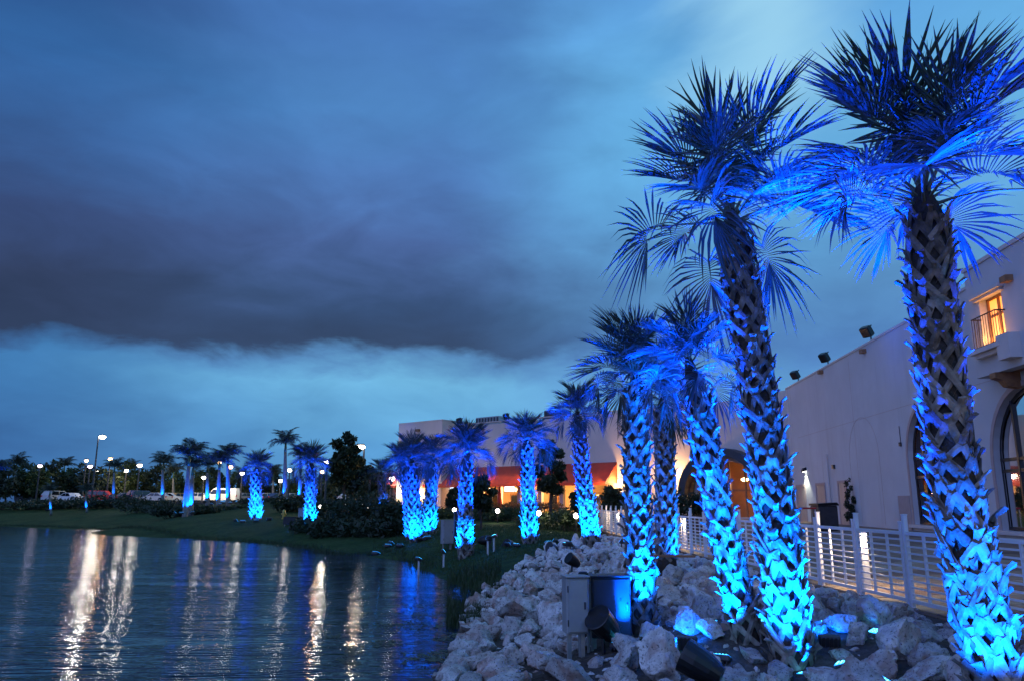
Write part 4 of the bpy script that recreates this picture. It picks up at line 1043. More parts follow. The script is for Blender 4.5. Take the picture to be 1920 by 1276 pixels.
# doors, sconce, bin, conduit
for (px0, px1, pyt) in ((1497, 1512, 911), (1534, 1549, 908), (1576, 1590, 904)):
    a, b = hw(px0, 940), hw(px1, 940); Y0, Y1 = b.y, a.y; zt = hw((px0 + px1) / 2, pyt).z
    d_ = wallbox('door', Y0, Y1, .30, zt, .002, .03, m_door, bldg, b0)
    wallbox('frame', Y0 - .12, Y1 + .12, zt + .002, zt + .12, .002, .06, m_trim, d_, b0)
    for yy in (Y0 - .12, Y1 + .002): wallbox('frame', yy, yy + .118, .30, zt, .002, .06, m_trim, d_, b0)
    wallbox('handle', Y0 + .12, Y0 + .2, 1.3, 1.36, .03, .09, m_galv, d_, b0)
    if zt > 2.6: wallbox('transom', Y0 + .05, Y1 - .05, zt - .45, zt - .1, .031, .04, m_carglass, d_, b0)
v = hw(1511, 882)
sc = empty('wall_lamp', v, 'dark hooded wall lamp casting a pale cone over the doors', 'wall lamp')
MB().prism([(-.16, 0), (.16, 0), (.16, .06), (.10, .20), (-.10, .20), (-.16, .06)], 0, 1).v
hd = MB(); q = []
for o_, z in ((0.003, .02), (.22, -.06), (.24, .02), (.16, .17), (.003, .22)): 
    q.append((o_, z))
vsA = [wn * o_ + wt * -.17 + Vector((0, 0, z)) for o_, z in q]; vsB = [wn * o_ + wt * .17 + Vector((0, 0, z)) for o_, z in q]
hd.add(vsA + vsB, [tuple(range(5)), tuple(range(9, 4, -1))] + [(i, (i + 1) % 5, 5 + (i + 1) % 5, 5 + i) for i in range(5)]).build('hood', m_dark, sc)
hd = MB(); hd.box(wn * .10 + Vector((0, 0, -.045)), (.14, .26, .04), Matrix.Rotation(-.09, 3, 'Z')); hd.build('lens', emat('cool_wall_lamp', (.95, 1., .85), 12), sc)
l = bpy.data.lights.new('wall_lamp_beam', 'SPOT'); l.energy = 210; l.color = (.95, 1, .78); l.spot_size = R(100); l.spot_blend = .5; l.shadow_soft_size = .06
lo = bpy.data.objects.new('wall_lamp_beam', l); COL.objects.link(lo); lo.parent = sc; lo.location = wn * .22 + Vector((0, 0, -.12)); lo.rotation_euler = (wn * .0 + Vector((0, 0, 1)) + wn * .12).to_track_quat('Z', 'Y').to_euler()
v = hw(1690, 832); cd = empty('conduit', v, 'thin dark conduit hanging on the white wall beside the arch', 'conduit')
MB().tube([wn * .02 + Vector((0, 0, 0)), wn * .02 + Vector((0, 0, .75))], .014, 6).build('pipe', m_dkgrey, cd); MB().box(wn * .045, (.09, .10, .16)).build('junction_box', m_dkgrey, cd)
v = hw(1565, 874); tag(MB().box(wn * .06, (.12, .2, .2)).build('wall_vent', m_dkgrey, None, v), 'small dark vent on the white wall above the doors', 'vent')
bp = Vector((gx(1546, 34, .9), 34, .30))
bn_ = empty('waste_bin', bp, 'large dark bin standing on the plaza before the doors', 'bin', rz=.1)
MB().cbox((0, 0, .52), (.86, .75, 1.04), .03).build('body', m_dkgrey, bn_); m_ = MB(); m_.prism([(-.47, 1.045), (.47, 1.045), (.47, 1.10), (.40, 1.18), (-.47, 1.13)], -.41, .41); m_.build('lid', m_black, bn_)
for sx in (-.3, .3):
    m_ = MB(); m_.tube([(sx, -.30, .06), (sx, -.36, .06)], .07, 10); m_.build('wheel', m_tyre, bn_)
cp_ = Vector((gx(1512, 33, .9), 33, .26)); cart = empty('red_cart', cp_, 'low red framed cart left of the dark bin', 'cart')
m_red = m_paint('red_enamel', (.45, .03, .03)); m_ = MB(); m_.cbox((0, 0, .98), (.75, .45, .07), .02); m_.build('tray', m_red, cart)
m_ = MB(); [m_.tube([(sx * .32, sy * .18, .1), (sx * .32, sy * .18, .96)], .02, 6) for sx in (-1, 1) for sy in (-1, 1)]; m_.build('frame', m_galv, cart)
m_ = MB(); [m_.lathe([(.03, 0), (.07, .03), (.07, .07), (.03, .10)], 10, Matrix.Translation((sx * .32, sy * .18, 0))) for sx in (-1, 1) for sy in (-1, 1)]; m_.build('wheels', m_tyre, cart)
v = hw(1604, 950); tree(Vector((v.x - .25, v.y, .35)), 2.4, .30, 'thin climbing vine on the white wall right of the doors', 201, 2200, .055, m_leafd, .0, name='climbing_vine', cat='vine', tr=.02, squash=1.7)

def roof_flood(p_, label, d, sc_=1., tall=.75):
    fo = empty('roof_floodlight', p_, label, 'floodlight', 'dark floodlights along the roofs')
    m_ = MB(); m_.tube([(0, 0, -.05), (0, 0, tall * sc_), tuple(d * -.12 * sc_ + Vector((0, 0, tall * sc_)))], .035 * sc_, 6); m_.build('bracket', m_dark, fo)
    rq = d.to_track_quat('Y', 'Z').to_matrix(); m_ = MB(); m_.cbox(rq @ Vector((0, .32 * sc_, 0)) + Vector((0, 0, tall * sc_ - .12)), (.55 * sc_, .36 * sc_, .55 * sc_), .05 * sc_, rq); m_.build('housing', m_black, fo)
    m_ = MB(); m_.box(rq @ Vector((0, .505 * sc_, 0)) + Vector((0, 0, tall * sc_ - .12)), (.46 * sc_, .01, .46 * sc_), rq); m_.build('lens', m_carglass, fo)
for (px, py, lab) in ((1634, 642, 'dark roof floodlight nearest the amber window'), (1553, 684, 'dark roof floodlight in the middle of the white wall top'), (1497, 711, 'dark roof floodlight at the far end of the white wall top')):
    v = hw(px, py, -.15); roof_flood(Vector((v.x, v.y, WTOP + .10)), lab, Vector((-.75, -.35, -.55)).normalized(), .9, .8)

# ------------------------------------------------------------------ far restaurant building
fA = Vector((-5.6, 74, 0)); fB = Vector((18.2, 53.6, 0)); ft = (fB - fA).normalized(); fn = Vector((ft.y, -ft.x, 0)); fn = fn if fn.y < 0 else -fn
FL = (fB - fA).length
def Fp(s_, z, off=0.): return fA + ft * s_ + Vector((0, 0, z)) + fn * off
def hf(px, py, off=0.):
    v = hit(px, py, fA + fn * off, fn); return (v - fA).dot(ft), v.z
rest = empty('restaurant_building', fA, 'tan restaurant building with a red awning and lit patio', 'building'); r0_ = rest.location.copy()
s0, _ = hf(838, 900); s1, _ = hf(1158, 900)
FT = 8.45
op = [(max(s0, 1.2), 0), (s1 - 1.0, 0), (s1 - 1.0, 2.9), (max(s0, 1.2), 2.9)]
sa, _ = hf(1366, 900)
ar = arch(sa, 2.45, .45, 1.9)
op[0] = (op[0][0], .05); op[1] = (op[1][0], .05)
fw = panel_with_holes([(-.8, -.5), (FL + 2.4, -.5), (FL + 2.4, FT + .75), (FL - 4, FT + .2), (-.8, FT)], [op, ar], lambda s_, z: Fp(s_, z) - r0_, .35, -fn)
fw.build('wall', m_tan, rest)
def fbox(name, sA, sB, z0, z1, o0, o1, m_, parent=None):
    q = [Fp(s_, z, o) - r0_ for o in (o0, o1) for s_, z in ((sA, z0), (sB, z0), (sB, z1), (sA, z1))]
    return MB().add(q, [(0, 1, 2, 3), (7, 6, 5, 4), (0, 4, 5, 1), (1, 5, 6, 2), (2, 6, 7, 3), (3, 7, 4, 0)]).build(name, m_, parent or rest)
fbox('parapet', -.8, FL - 4, FT + .21, FT + .30, -.4, .05, m_tan)
MB().add([Fp(s_, FT - .3, o) - r0_ for s_, o in ((-.8, -.36), (FL + 2, -.36), (FL + 2, -22), (-.8, -22))], [(0, 1, 2, 3)]).build('roof', m_tan, rest)
# corner block, proud of the main front
sb0, _ = hf(748, 800, 1.6); sb1, _ = hf(829, 800, 1.6); zt_b = 9.05
fbox('corner_block', sb0, sb1, -.5, zt_b, -6, 1.6, m_tan)
fbox('corner_block_cap', sb0 - .03, sb1 + .03, zt_b + .002, zt_b + .10, -6.05, 1.64, m_tan)
for px, py, off in ((785, 806, 1.6), (905, 803, 0)):
    s_, z = hf(px, py, off); fbox('scupper', s_ - .22, s_ + .22, z - .12, z + .12, off + .003, off + .25, m_wood)
# patio room behind the opening
sA_, sB_ = op[0][0], op[1][0]
q = [Fp(s_, z, o) - r0_ for o in (-.36, -3.6) for s_, z in ((sA_ - .3, .04), (sB_ + .3, .04), (sB_ + .3, 3.1), (sA_ - .3, 3.1))]
MB().add(q, [(7, 6, 5, 4), (0, 4, 5, 1), (1, 5, 6, 2), (2, 6, 7, 3), (3, 7, 4, 0)]).build('patio_room', mat('warm_plaster', (.55, .36, .20), .9, var=.25, vscale=.8), rest)
q = [Fp(s_, z, o) - r0_ for o in (-.36, -5) for s_, z in ((sa - 3, .3), (sa + 3, .3), (sa + 3, 4.8), (sa - 3, 4.8))]
MB().add(q, [(7, 6, 5, 4), (0, 4, 5, 1), (1, 5, 6, 2), (2, 6, 7, 3), (3, 7, 4, 0)]).build('lobby_room', mat('lobby_plaster', (.40, .20, .12), .9, var=.25, vscale=.8), rest)
ncol = 7
for i in range(1, ncol):
    s_ = sA_ + (sB_ - sA_) * i / ncol; fbox('column', s_ - .2, s_ + .2, .052, 2.898, -.33, -.02, m_stucco if i in (1, 4) else m_tan)
for i in range(ncol):       # doors and shelves against the back wall
    s_ = sA_ + (sB_ - sA_) * (i + .5) / ncol
    d_ = fbox('door', s_ - .55, s_ + .55, .05, 2.3, -3.58, -3.5, m_wood if i % 2 else m_door)
    fbox('pane', s_ - .4, s_ + .4, .9, 2.1, -3.5, -3.485, m_carglass, d_)
# awning: sloped canvas with valance and side gussets
aw0, _ = hf(818, 870); aw1, _ = hf(1157, 870)
az1, az0, ad = 4.62, 3.02, 1.75
q = [Fp(aw0, az1, .02), Fp(aw1, az1, .02), Fp(aw1, az0, ad), Fp(aw0, az0, ad), Fp(aw1, az0 - .22, ad), Fp(aw0, az0 - .22, ad)]
awn = MB().add([v - r0_ for v in q], [(0, 1, 2, 3), (3, 2, 4, 5)]).build('awning', m_awning, rest)
for s_ in (aw0, aw1): MB().add([v - r0_ for v in (Fp(s_, az1, .02), Fp(s_, az0, ad), Fp(s_, az0, .02))], [(0, 1, 2)]).build('gusset', m_awning, awn)
fbm = MB()
for i in range(9):
    s_ = aw0 + (aw1 - aw0) * i / 8; fbm.tube([Fp(s_, az1 - .05, .05) - r0_, Fp(s_, az0 - .03, ad - .03) - r0_, Fp(s_, az0 - .03, .05) - r0_], .025, 5)
fbm.build('awning_frame', m_dark, awn)
# left wing of the awning beyond the block
s2, _ = hf(700, 890, -1); q = [Fp(s2, 4.4, -1), Fp(sb0 - .1, 4.4, -1), Fp(sb0 - .1, 3.1, .8), Fp(s2, 3.1, .8), Fp(sb0 - .1, 2.9, .8), Fp(s2, 2.9, .8)]
MB().add([v - r0_ for v in q], [(0, 1, 2, 3), (3, 2, 4, 5)]).build('awning', m_awning, rest)
fbox('wing_wall', s2, sb0 - .01, -.5, 4.6, -6, -1.02, m_tan)
# patio lights
def glow(name, loc, e, col, r_=.12, parent=None):
    l = bpy.data.lights.new(name, 'POINT'); l.energy = e; l.color = col; l.shadow_soft_size = r_
    lo = bpy.data.objects.new(name, l); COL.objects.link(lo); lo.location = loc
    if parent: lo.parent = parent; lo.location = Vector(loc) - parent.location
    return lo
for i, (px, lab) in enumerate(((822, 'lamp on the lit white column at the left end of the awning'), (868, 'warm patio lamp right of the left screen'), (918, 'warm patio lamp between the two screens'), (966, 'warm patio lamp beside the right screen'), (1018, 'warm patio lamp behind the fine leaved tree'), (1052, 'warm patio lamp near the right end of the awning'))):
    s_, _ = hf(px, 910, -.8); v = Fp(s_, 2.62, -.8 if i else 1.9); la = empty('patio_lamp', v, lab, 'lamp', 'warm lamps of the patio')
    MB().lathe([(.05, .12), (.15, .05), (.17, -.05), (.10, -.16), (.02, -.18)], 12).build('shade', m_warm, la); MB().tube([(0, 0, .1), (0, 0, .30)], .015, 5).build('stem', m_dark, la)
    glow('patio_glow', v + Vector((0, 0, -.35)) + fn * .1, 420 if i else 500, (1, .50, .17), .15, la)
for px, lab in ((843, 'left lit television under the red awning'), (956, 'right lit television under the red awning')):
    s_, z = hf(px, 913, .3); tv = empty('television', Fp(s_, z, .3), lab, 'television', 'televisions under the awning')
    M = Matrix((ft, -fn, Vector((0, 0, 1)))).transposed()
    m_ = MB(); m_.cbox((0, 0, 0), (1.25, .10, .78), .02, M); m_.build('case', m_black, tv)
    m_ = MB(); m_.box(M @ Vector((0, -.054, 0)), (1.15, .006, .68), M); m_.build('screen', m_screen, tv)
    m_ = MB(); m_.tube([M @ Vector((0, .05, .1)), M @ Vector((0, .30, .5)), M @ Vector((0, .3, .9))], .03, 6); m_.build('bracket', m_dark, tv)
# big wall sconces
for px, py, lab in ((1167, 905, 'bright wall lamp right of the red awning'), (1263, 892, 'bright wall lamp left of the arched canopy')):
    s_, z = hf(px, py); v = Fp(s_, z, .25); la = empty('wall_lamp', v, lab, 'wall lamp', 'bright wall lamps of the restaurant')
    MB().lathe([(.10, .34), (.22, .22), (.24, -.15), (.12, -.3), (.03, -.34)], 14).build('globe', m_warm, la); MB().box(-fn * .16, (.1, .1, .4)).build('bracket', m_dark, la)
    glow('sconce_glow', v + fn * .42, 650, (1, .56, .20), .2, la)
# timber rail before the patio
rl = empty('patio_rail', Fp(sA_, 0, 1.2), 'low timber rail in front of the lit patio', 'railing'); ro = rl.location.copy()
m_ = MB()
for z in (.55, 1.0):
    a_, b_ = Fp(sA_, z, 1.3) - ro, Fp(sB_, z, 1.3) - ro; m_.tube([a_, b_], .045, 5)
m_.build('rail', m_rail_wood, rl)
pmesh = MB().box((0, 0, .5), (.09, .09, 1.1)).mesh('post', m_rail_wood)
for i in range(13): inst('post', pmesh, rl, Fp(sA_ + (sB_ - sA_) * i / 12, 0, 1.3) - ro)
# closed umbrellas
for px, lab in ((934, 'closed red umbrella beside the right television'), (984, 'closed red umbrella behind the lawn edge palm')):
    s_, _ = hf(px, 930, 1.0); v = Fp(s_, .1, .8); um = empty('umbrella', v, lab, 'umbrella', 'closed red patio umbrellas')
    MB().tube([(0, 0, 0), (0, 0, 2.75)], .03, 6).build('pole', m_rail_wood, um); MB().lathe([(.05, .95), (.20, 1.0), (.24, 1.2), (.14, 1.9), (.16, 2.1), (.03, 2.7)], 10).build('canopy', m_umb, um)
# arched canopy over the entrance
cn = MB(); n = 18
for R_, o_ in ((3.3, 1.7), (3.3, .02), (2.8, .02), (2.8, 1.7)): pass
q = []
for R_, o_ in ((3.30, 1.5), (3.30, .01), (2.75, .01), (2.75, 1.5)):
    q += [Fp(sa + R_ * math.cos(math.pi * i / n), 1.95 + R_ * math.sin(math.pi * i / n), o_) - r0_ for i in range(n + 1)]
m1 = n + 1
cn.add(q, [(k * m1 + i, k * m1 + i + 1, ((k + 1) % 4) * m1 + i + 1, ((k + 1) % 4) * m1 + i) for k in range(4) for i in range(n)] + [(0, m1, 2 * m1, 3 * m1), (n, 3 * m1 + n, 2 * m1 + n, m1 + n)])
cn.build('arched_canopy', m_boxblack, rest)
wv = MB()
for k in (-1, 0, 1):
    zt = 1.9 + math.sqrt(max(.01, 2.4 ** 2 - (k * 1.2) ** 2)); wv.box(Fp(sa + k * 1.2, (zt + .45) / 2, -.2) - r0_, (.10, .10, zt - .47), Matrix((ft, -fn, Vector((0, 0, 1)))).transposed())
wv.box(Fp(sa, 2.3, -.2) - r0_, (4.8, .09, .10), Matrix((ft, -fn, Vector((0, 0, 1)))).transposed())
wv.build('window_frame', m_wood, rest)
v = Fp(sa + .6, 3.1, -1.4); la = empty('lobby_lamp', v, 'bright lamp inside the arched entrance', 'lamp'); MB().lathe([(.06, .12), (.25, .05), (.27, -.06), (.08, -.14)], 12).build('shade', m_warm, la); MB().tube([(0, 0, .1), (0, 0, 1.69)], .015, 5).build('cord', m_dark, la)
glow('lobby_glow', v + Vector((0, 0, -.4)), 240, (1, .55, .22), .15, la)
# roof gear
for (px, py, lab) in ((866, 800, 'dark roof floodlight beside the corner block'), (954, 794, 'dark roof floodlight beside the grey roof unit')):
    s_, _ = hf(px, py, -.2); roof_flood(Fp(s_, FT + .12, -.2), lab, (fn + Vector((-.3, 0, -.5))).normalized(), 1.0, .75)
for (pa, pb, hh_, lab) in ((902, 946, .95, 'grey louvred air unit on the restaurant roof'), (1030, 1062, 1.0, 'dark air unit on the roof behind the rock bank palm')):
    sA2, _ = hf(pa, 790, -3); sB2, _ = hf(pb, 790, -3); ac = empty('roof_air_unit', Fp((sA2 + sB2) / 2, FT - .3, -3), lab, 'air unit', 'air units on the roof')
    M = Matrix((ft, -fn, Vector((0, 0, 1)))).transposed(); wd_ = sB2 - sA2; hq = hh_ + .45
    m_ = MB(); m_.cbox((0, 0, hq / 2), (wd_, 1.6, hq), .04, M); m_.build('cabinet', m_galv if pa < 1000 else m_dkgrey, ac)
    m_ = MB()
    for i in range(8): m_.box(M @ Vector((-wd_ / 2 + wd_ * (i + .5) / 8, -.82, 0)) + Vector((0, 0, hq - .35)), (wd_ / 8 * .6, .03, .5), M)
    m_.build('louvres', m_dkgrey, ac)

# ------------------------------------------------------------------ parked cars
def car_meshes(kind):
    d = {}
    if kind == 'van':
        prof = [(-2.5, .35), (2.45, .35), (2.55, .75), (2.35, 1.05), (1.55, 1.2), (.95, 1.95), (.6, 2.05), (-2.4, 2.05), (-2.55, 1.2)]
        gl = [(1.45, 1.22), (.92, 1.85), (.1, 1.85), (.1, 1.22)]; gl2 = [(-.1, 1.25), (-.1, 1.8), (-1.1, 1.8), (-1.1, 1.25)]; wx = 1.55
    elif kind == 'suv':
        prof = [(-2.3, .35), (2.25, .35), (2.35, .75), (2.15, 1.0), (1.15, 1.12), (.45, 1.72), (-1.9, 1.76), (-2.3, 1.15)]
        gl = [(.98, 1.12), (.42, 1.62), (-.55, 1.64), (-.55, 1.12)]; gl2 = [(-.65, 1.12), (-.65, 1.64), (-1.75, 1.64), (-2.0, 1.14)]; wx = 1.4
    else:
        prof = [(-2.2, .32), (2.2, .32), (2.3, .6), (2.1, .82), (1.1, .92), (.4, 1.40), (-.9, 1.42), (-1.65, .98), (-2.25, .92)]
        gl = [(.92, .94), (.36, 1.34), (-.25, 1.36), (-.25, .94)]; gl2 = [(-.33, .94), (-.33, 1.36), (-.86, 1.35), (-1.4, .98)]; wx = 1.35
    m_ = MB(); hwid = .88; n = len(prof)
    inner = [(x * .985, z if z < .9 else z) for x, z in prof]
    ys_ = [(-hwid + .1 * 0, 1.0), (hwid, 1.0)]
    # cabin narrows towards the roof
    vs = []
    for sg in (-1, 1):
        vs += [(x, sg * (hwid - .16 * max(0, (z - .95) / .7)), z) for x, z in prof]
    m_.add(vs, [tuple(range(n - 1, -1, -1)), tuple(range(n, 2 * n))] + [(i, (i + 1) % n, n + (i + 1) % n, n + i) for i in range(n)])
    d['body'] = m_.mesh('body', m_grey)
    m_ = MB()
    for g_ in (gl, gl2):
        for sg in (-1, 1):
            m_.add([(x, sg * (hwid + .012 - .16 * max(0, (z - .95) / .7)), z) for x, z in g_], [tuple(range(len(g_)))])
    # windscreen and back light
    k = [i for i in range(n) if prof[i][1] > 1.3 or True]
    fA_, fB_ = (gl[0][0] + .1, gl[0][1]), (gl[1][0] + .08, gl[1][1])
    m_.add([(fA_[0], -.72, fA_[1]), (fA_[0], .72, fA_[1]), (fB_[0], .66, fB_[1]), (fB_[0], -.66, fB_[1])], [(0, 1, 2, 3)])
    d['window'] = m_.mesh('window', m_carglass)
    m_ = MB(); m_.lathe([(.18, -.11), (.30, -.11), (.33, -.08), (.33, .08), (.30, .11), (.18, .11)], 14, Matrix.Rotation(R(90), 4, 'X')); d['wheel'] = m_.mesh('wheel', m_tyre)
    m_ = MB(); m_.lathe([(.05, -.118), (.18, -.115), (.18, .115), (.05, .118)], 10, Matrix.Rotation(R(90), 4, 'X')); d['rim'] = m_.mesh('rim', m_galv)
    d['headlight'] = MB().box((0, 0, 0), (.06, .34, .14)).mesh('headlight', m_galv); d['tail_light'] = MB().box((0, 0, 0), (.05, .22, .24)).mesh('tail_light', m_red)
    d['wx'] = wx; d['kind'] = kind; return d
CM = {k: car_meshes(k) for k in ('car', 'suv', 'van')}
CP_ = {n: m_paint('car_paint_' + n, c_) for n, c_ in dict(white=(.75, .74, .72), red=(.5, .02, .02), navy=(.03, .05, .12), silver=(.45, .46, .48), grey=(.16, .17, .19), black=(.02, .02, .025), gold=(.35, .24, .10)).items()}
def car(px, Y, kind, colr, rz, label):
    x = gx(px, Y, 1.8); d = CM[kind]; root = empty({'car': 'parked_car', 'suv': 'parked_suv', 'van': 'parked_van'}[kind], (x, Y, 1.424), label, {'car': 'car', 'suv': 'car', 'van': 'van'}[kind], 'vehicles parked beyond the lake', rz)
    inst('body', d['body'], root, mat=CP_[colr]); inst('window', d['window'], root)
    for sx in (-1, 1):
        for sy in (-1, 1):
            wh = inst('wheel', d['wheel'], root, (sx * d['wx'], sy * .80, .33)); inst('rim', d['rim'], wh)
        zz = .72 if kind == 'car' else .85
        inst('headlight', d['headlight'], root, (2.22 if kind == 'car' else 2.3, sx * .62, zz)); inst('tail_light', d['tail_light'], root, (-2.24 if kind == 'car' else (-2.32 if kind == 'suv' else -2.56), sx * .70, zz + .1))
cars = [(60, 122, 'car', 'grey', .2, 'grey car under the mauve lamp at the far left'), (108, 120, 'suv', 'silver', 1.3, 'silver car left of the white parked car'), (134, 118, 'car', 'white', -.5, 'white car left of the red car'), (192, 117, 'suv', 'red', .15, 'red car at the foot of the tall street lamp'), (240, 119, 'car', 'navy', .9, 'dark blue car right of the red car'),
        (268, 118, 'suv', 'navy', 1.0, 'dark blue car left of the silver saloon'), (292, 117, 'car', 'silver', 2.9, 'silver saloon left of the gold car'), (316, 119, 'car', 'white', .2, 'pale saloon touching the gold car'), (332, 121, 'car', 'gold', 1.2, 'gold car behind the tall feathery palm'), (377, 118, 'car', 'white', .1, 'low white car against the front of the white van'), (414, 115, 'van', 'white', 3.1, 'white van parked behind the smooth palms'), (456, 119, 'car', 'grey', 1.2, 'grey car right of the white van'),
        (500, 122, 'car', 'silver', .7, 'silver car right of the bright far palm'), (522, 121, 'car', 'navy', .9, 'dark blue car left of the tall slender palm'), (550, 123, 'car', 'silver', .8, 'silver car between the slender palms'), (598, 120, 'suv', 'black', 1.2, 'black car right of the far shore palm'), (660, 112, 'car', 'silver', 1.0, 'silver car behind the lamp pole trees'), (668, 105, 'suv', 'black', 2., 'black car behind the dark bushy tree')]
for c_ in cars: car(*c_)

# ------------------------------------------------------------------ street and path lamps
poleM = {}
def street_lamp(px, py, Y, label, m_, power, r_=.30, arm=.0, zg=1.42, col=(1, .86, .68), pole=True):
    v = at(px, py, Y); h_ = v.z - zg
    root = empty('street_lamp', (v.x - arm, v.y, zg), label, 'street lamp', 'street lamps around the parking lot')
    m1 = MB(); m1.tube([(0, 0, 0), (0, 0, h_ * .5), (0, 0, h_ + .22)], [.14, .11, .08], 8); m1.cbox((0, 0, .15), (.5, .5, .3), .05); m1.build('pole', m_dkgrey, root)
    m1 = MB(); 
    if arm: m1.tube([(0, 0, h_ + .15), (arm * .5, 0, h_ + .30)], .06, 6)
    m1.cbox((arm, 0, h_ + .28), (.75 if arm else .5, .42, .16), .05); m1.build('lamp_head', m_dkgrey, root)
    m1 = MB(); m1.lathe([(r_ * .75, .19), (r_, .08), (r_ * .92, -.05), (r_ * .55, -.17), (r_ * .1, -.2)], 14, Matrix.Translation((arm, 0, h_))); m1.build('globe', m_, root, smooth=True)
    l = bpy.data.lights.new('lamp_glow', 'SPOT'); l.energy = power * .35; l.color = col; l.shadow_soft_size = .22; l.spot_size = R(150); l.spot_blend = .25
    lo = bpy.data.objects.new('lamp_glow', l); COL.objects.link(lo); lo.parent = root; lo.location = (arm, -.45, h_ - .25); lo.rotation_euler = Vector((0, 1, .45)).to_track_quat('Z', 'Y').to_euler()
    if Y > 100 and power > 100:
        l2 = bpy.data.lights.new('lot_glow', 'SPOT'); l2.energy = 600; l2.color = (1, .80, .45); l2.shadow_soft_size = .22; l2.spot_size = R(160)
        lo2 = bpy.data.objects.new('lot_glow', l2); COL.objects.link(lo2); lo2.parent = root; lo2.location = (arm, .45, h_ - .25); lo2.rotation_euler = Vector((0, -1, .5)).to_track_quat('Z', 'Y').to_euler()
WARMC, ORG, MAU = (1, .88, .70), (1, .50, .22), (.9, .78, 1)
SL = [(192, 819, 104, 'tallest street lamp with a bright head above the treeline', m_lampw, 3500, .42, .55, WARMC), (75, 873, 118, 'mauve tinted lamp at the left end of the treeline', m_lampp, 60, .34, 0, MAU), (162, 863, 120, 'small orange lamp left of the tallest lamp', m_lampo, 80, .24, 0, ORG), (169, 874, 113, 'mauve lamp just left of the tallest lamp pole', m_lampp, 80, .33, 0, MAU),
      (207, 860, 118, 'orange lamp right of the tallest lamp', m_lampo, 500, .32, 0, ORG), (183, 884, 130, 'faint white lamp low behind the tallest lamp pole', m_lampw, 250, .2, 0, WARMC), (237, 882, 120, 'yellowish lamp among the lit tree crowns', m_lampw, 700, .28, 0, WARMC), (262, 872, 118, 'white lamp above the wide green tree', m_lampw, 800, .36, 0, WARMC), (356, 865, 106, 'pink lamp in the crown of the tall feathery palm', m_lampo, 260, .26, 0, ORG),
      (411, 867, 108, 'pink lamp in the crowns above the white van', m_lampo, 130, .26, 0, ORG), (432, 875, 104, 'orange lamp above the tail of the white van', m_lampo, 160, .30, 0, ORG), (382, 895, 112, 'yellow lamp low behind the smooth palms', m_lampw, 150, .27, 0, WARMC), (454, 887, 110, 'white lamp right of the white van', m_lampw, 150, .3, 0, WARMC), (543, 881, 104, 'white lamp right of the tall slender palm', m_lampw, 220, .28, 0, WARMC), (526, 901, 112, 'small white lamp low left of the tall slender palm', m_lampw, 300, .26, 0, WARMC),
      (613, 865, 96, 'pink white lamp left of the tallest dark tree', m_lampw, 1300, .32, 0, WARMC), (604, 884, 100, 'orange lamp low left of the tallest dark tree', m_lampo, 800, .24, 0, ORG), (676, 838, 75, 'bright warm lamp on a tall pole right of the tallest tree', m_lampw, 3000, .46, -.35, (1, .72, .5)), (735, 897, 79, 'white globe lamp beside the lit column', m_lampw, 500, .3, 0, WARMC)]
for px, py, Y, lab, m_, pw, r_, arm, col in SL: street_lamp(px, py, Y, lab, m_, pw, r_, arm, 1.42 if Y > 95 else .4, col)
def path_lamp(px, py, Y, label, m_=m_lampw, pw=25, h_=.5):
    v = at(px, py, Y); la = empty('path_lamp', (v.x, v.y, v.z - h_), label, 'garden lamp', 'low round lamps in the hedges')
    MB().tube([(0, 0, -.3), (0, 0, h_ - .1)], .03, 6).build('stake', m_dark, la); MB().lathe([(.03, -.13), (.11, -.07), (.13, .02), (.08, .10), (.02, .13)], 12, Matrix.Translation((0, 0, h_))).build('globe', m_, la)
    glow('path_glow', (v.x, v.y - .25, v.z + .1), pw, (1, .75, .45), .08, la)
for q_ in ((933, 957, 48, 'round hedge lamp left of the lawn edge palm'), (1010, 961, 41, 'round hedge lamp right of the lawn edge palm'), (1080, 966, 39, 'round hedge lamp beside the rock bank palm'), (852, 955, 52, 'small hedge lamp above the grey lawn cabinet'), (600, 949, 62, 'round lamp right of the far shore palm'), (690, 952, 62, 'round lamp under the slim dark tree'), (648, 946, 72, 'small lamp under the tallest dark tree'), (678, 946, 70, 'small lamp under the dark bushy tree'), (893, 896, 70, 'small warm lamp high behind the stake lit palm')):
    path_lamp(*q_)
tag_c = at(752, 905, 72); co_ = empty('lit_column', Vector((tag_c.x, tag_c.y, .1)), 'bright pale column at the left end of the restaurant', 'column')
MB().cbox((0, 0, 1.6), (.7, .7, 3.2), .03).build('shaft', m_stucco, co_); MB().cbox((0, 0, 3.27), (.85, .85, .14), .03).build('capital', m_cap, co_); glow('column_glow', Vector((tag_c.x - .5, tag_c.y - 1.0, 2.5)), 260, (1, .7, .35), .15, co_)

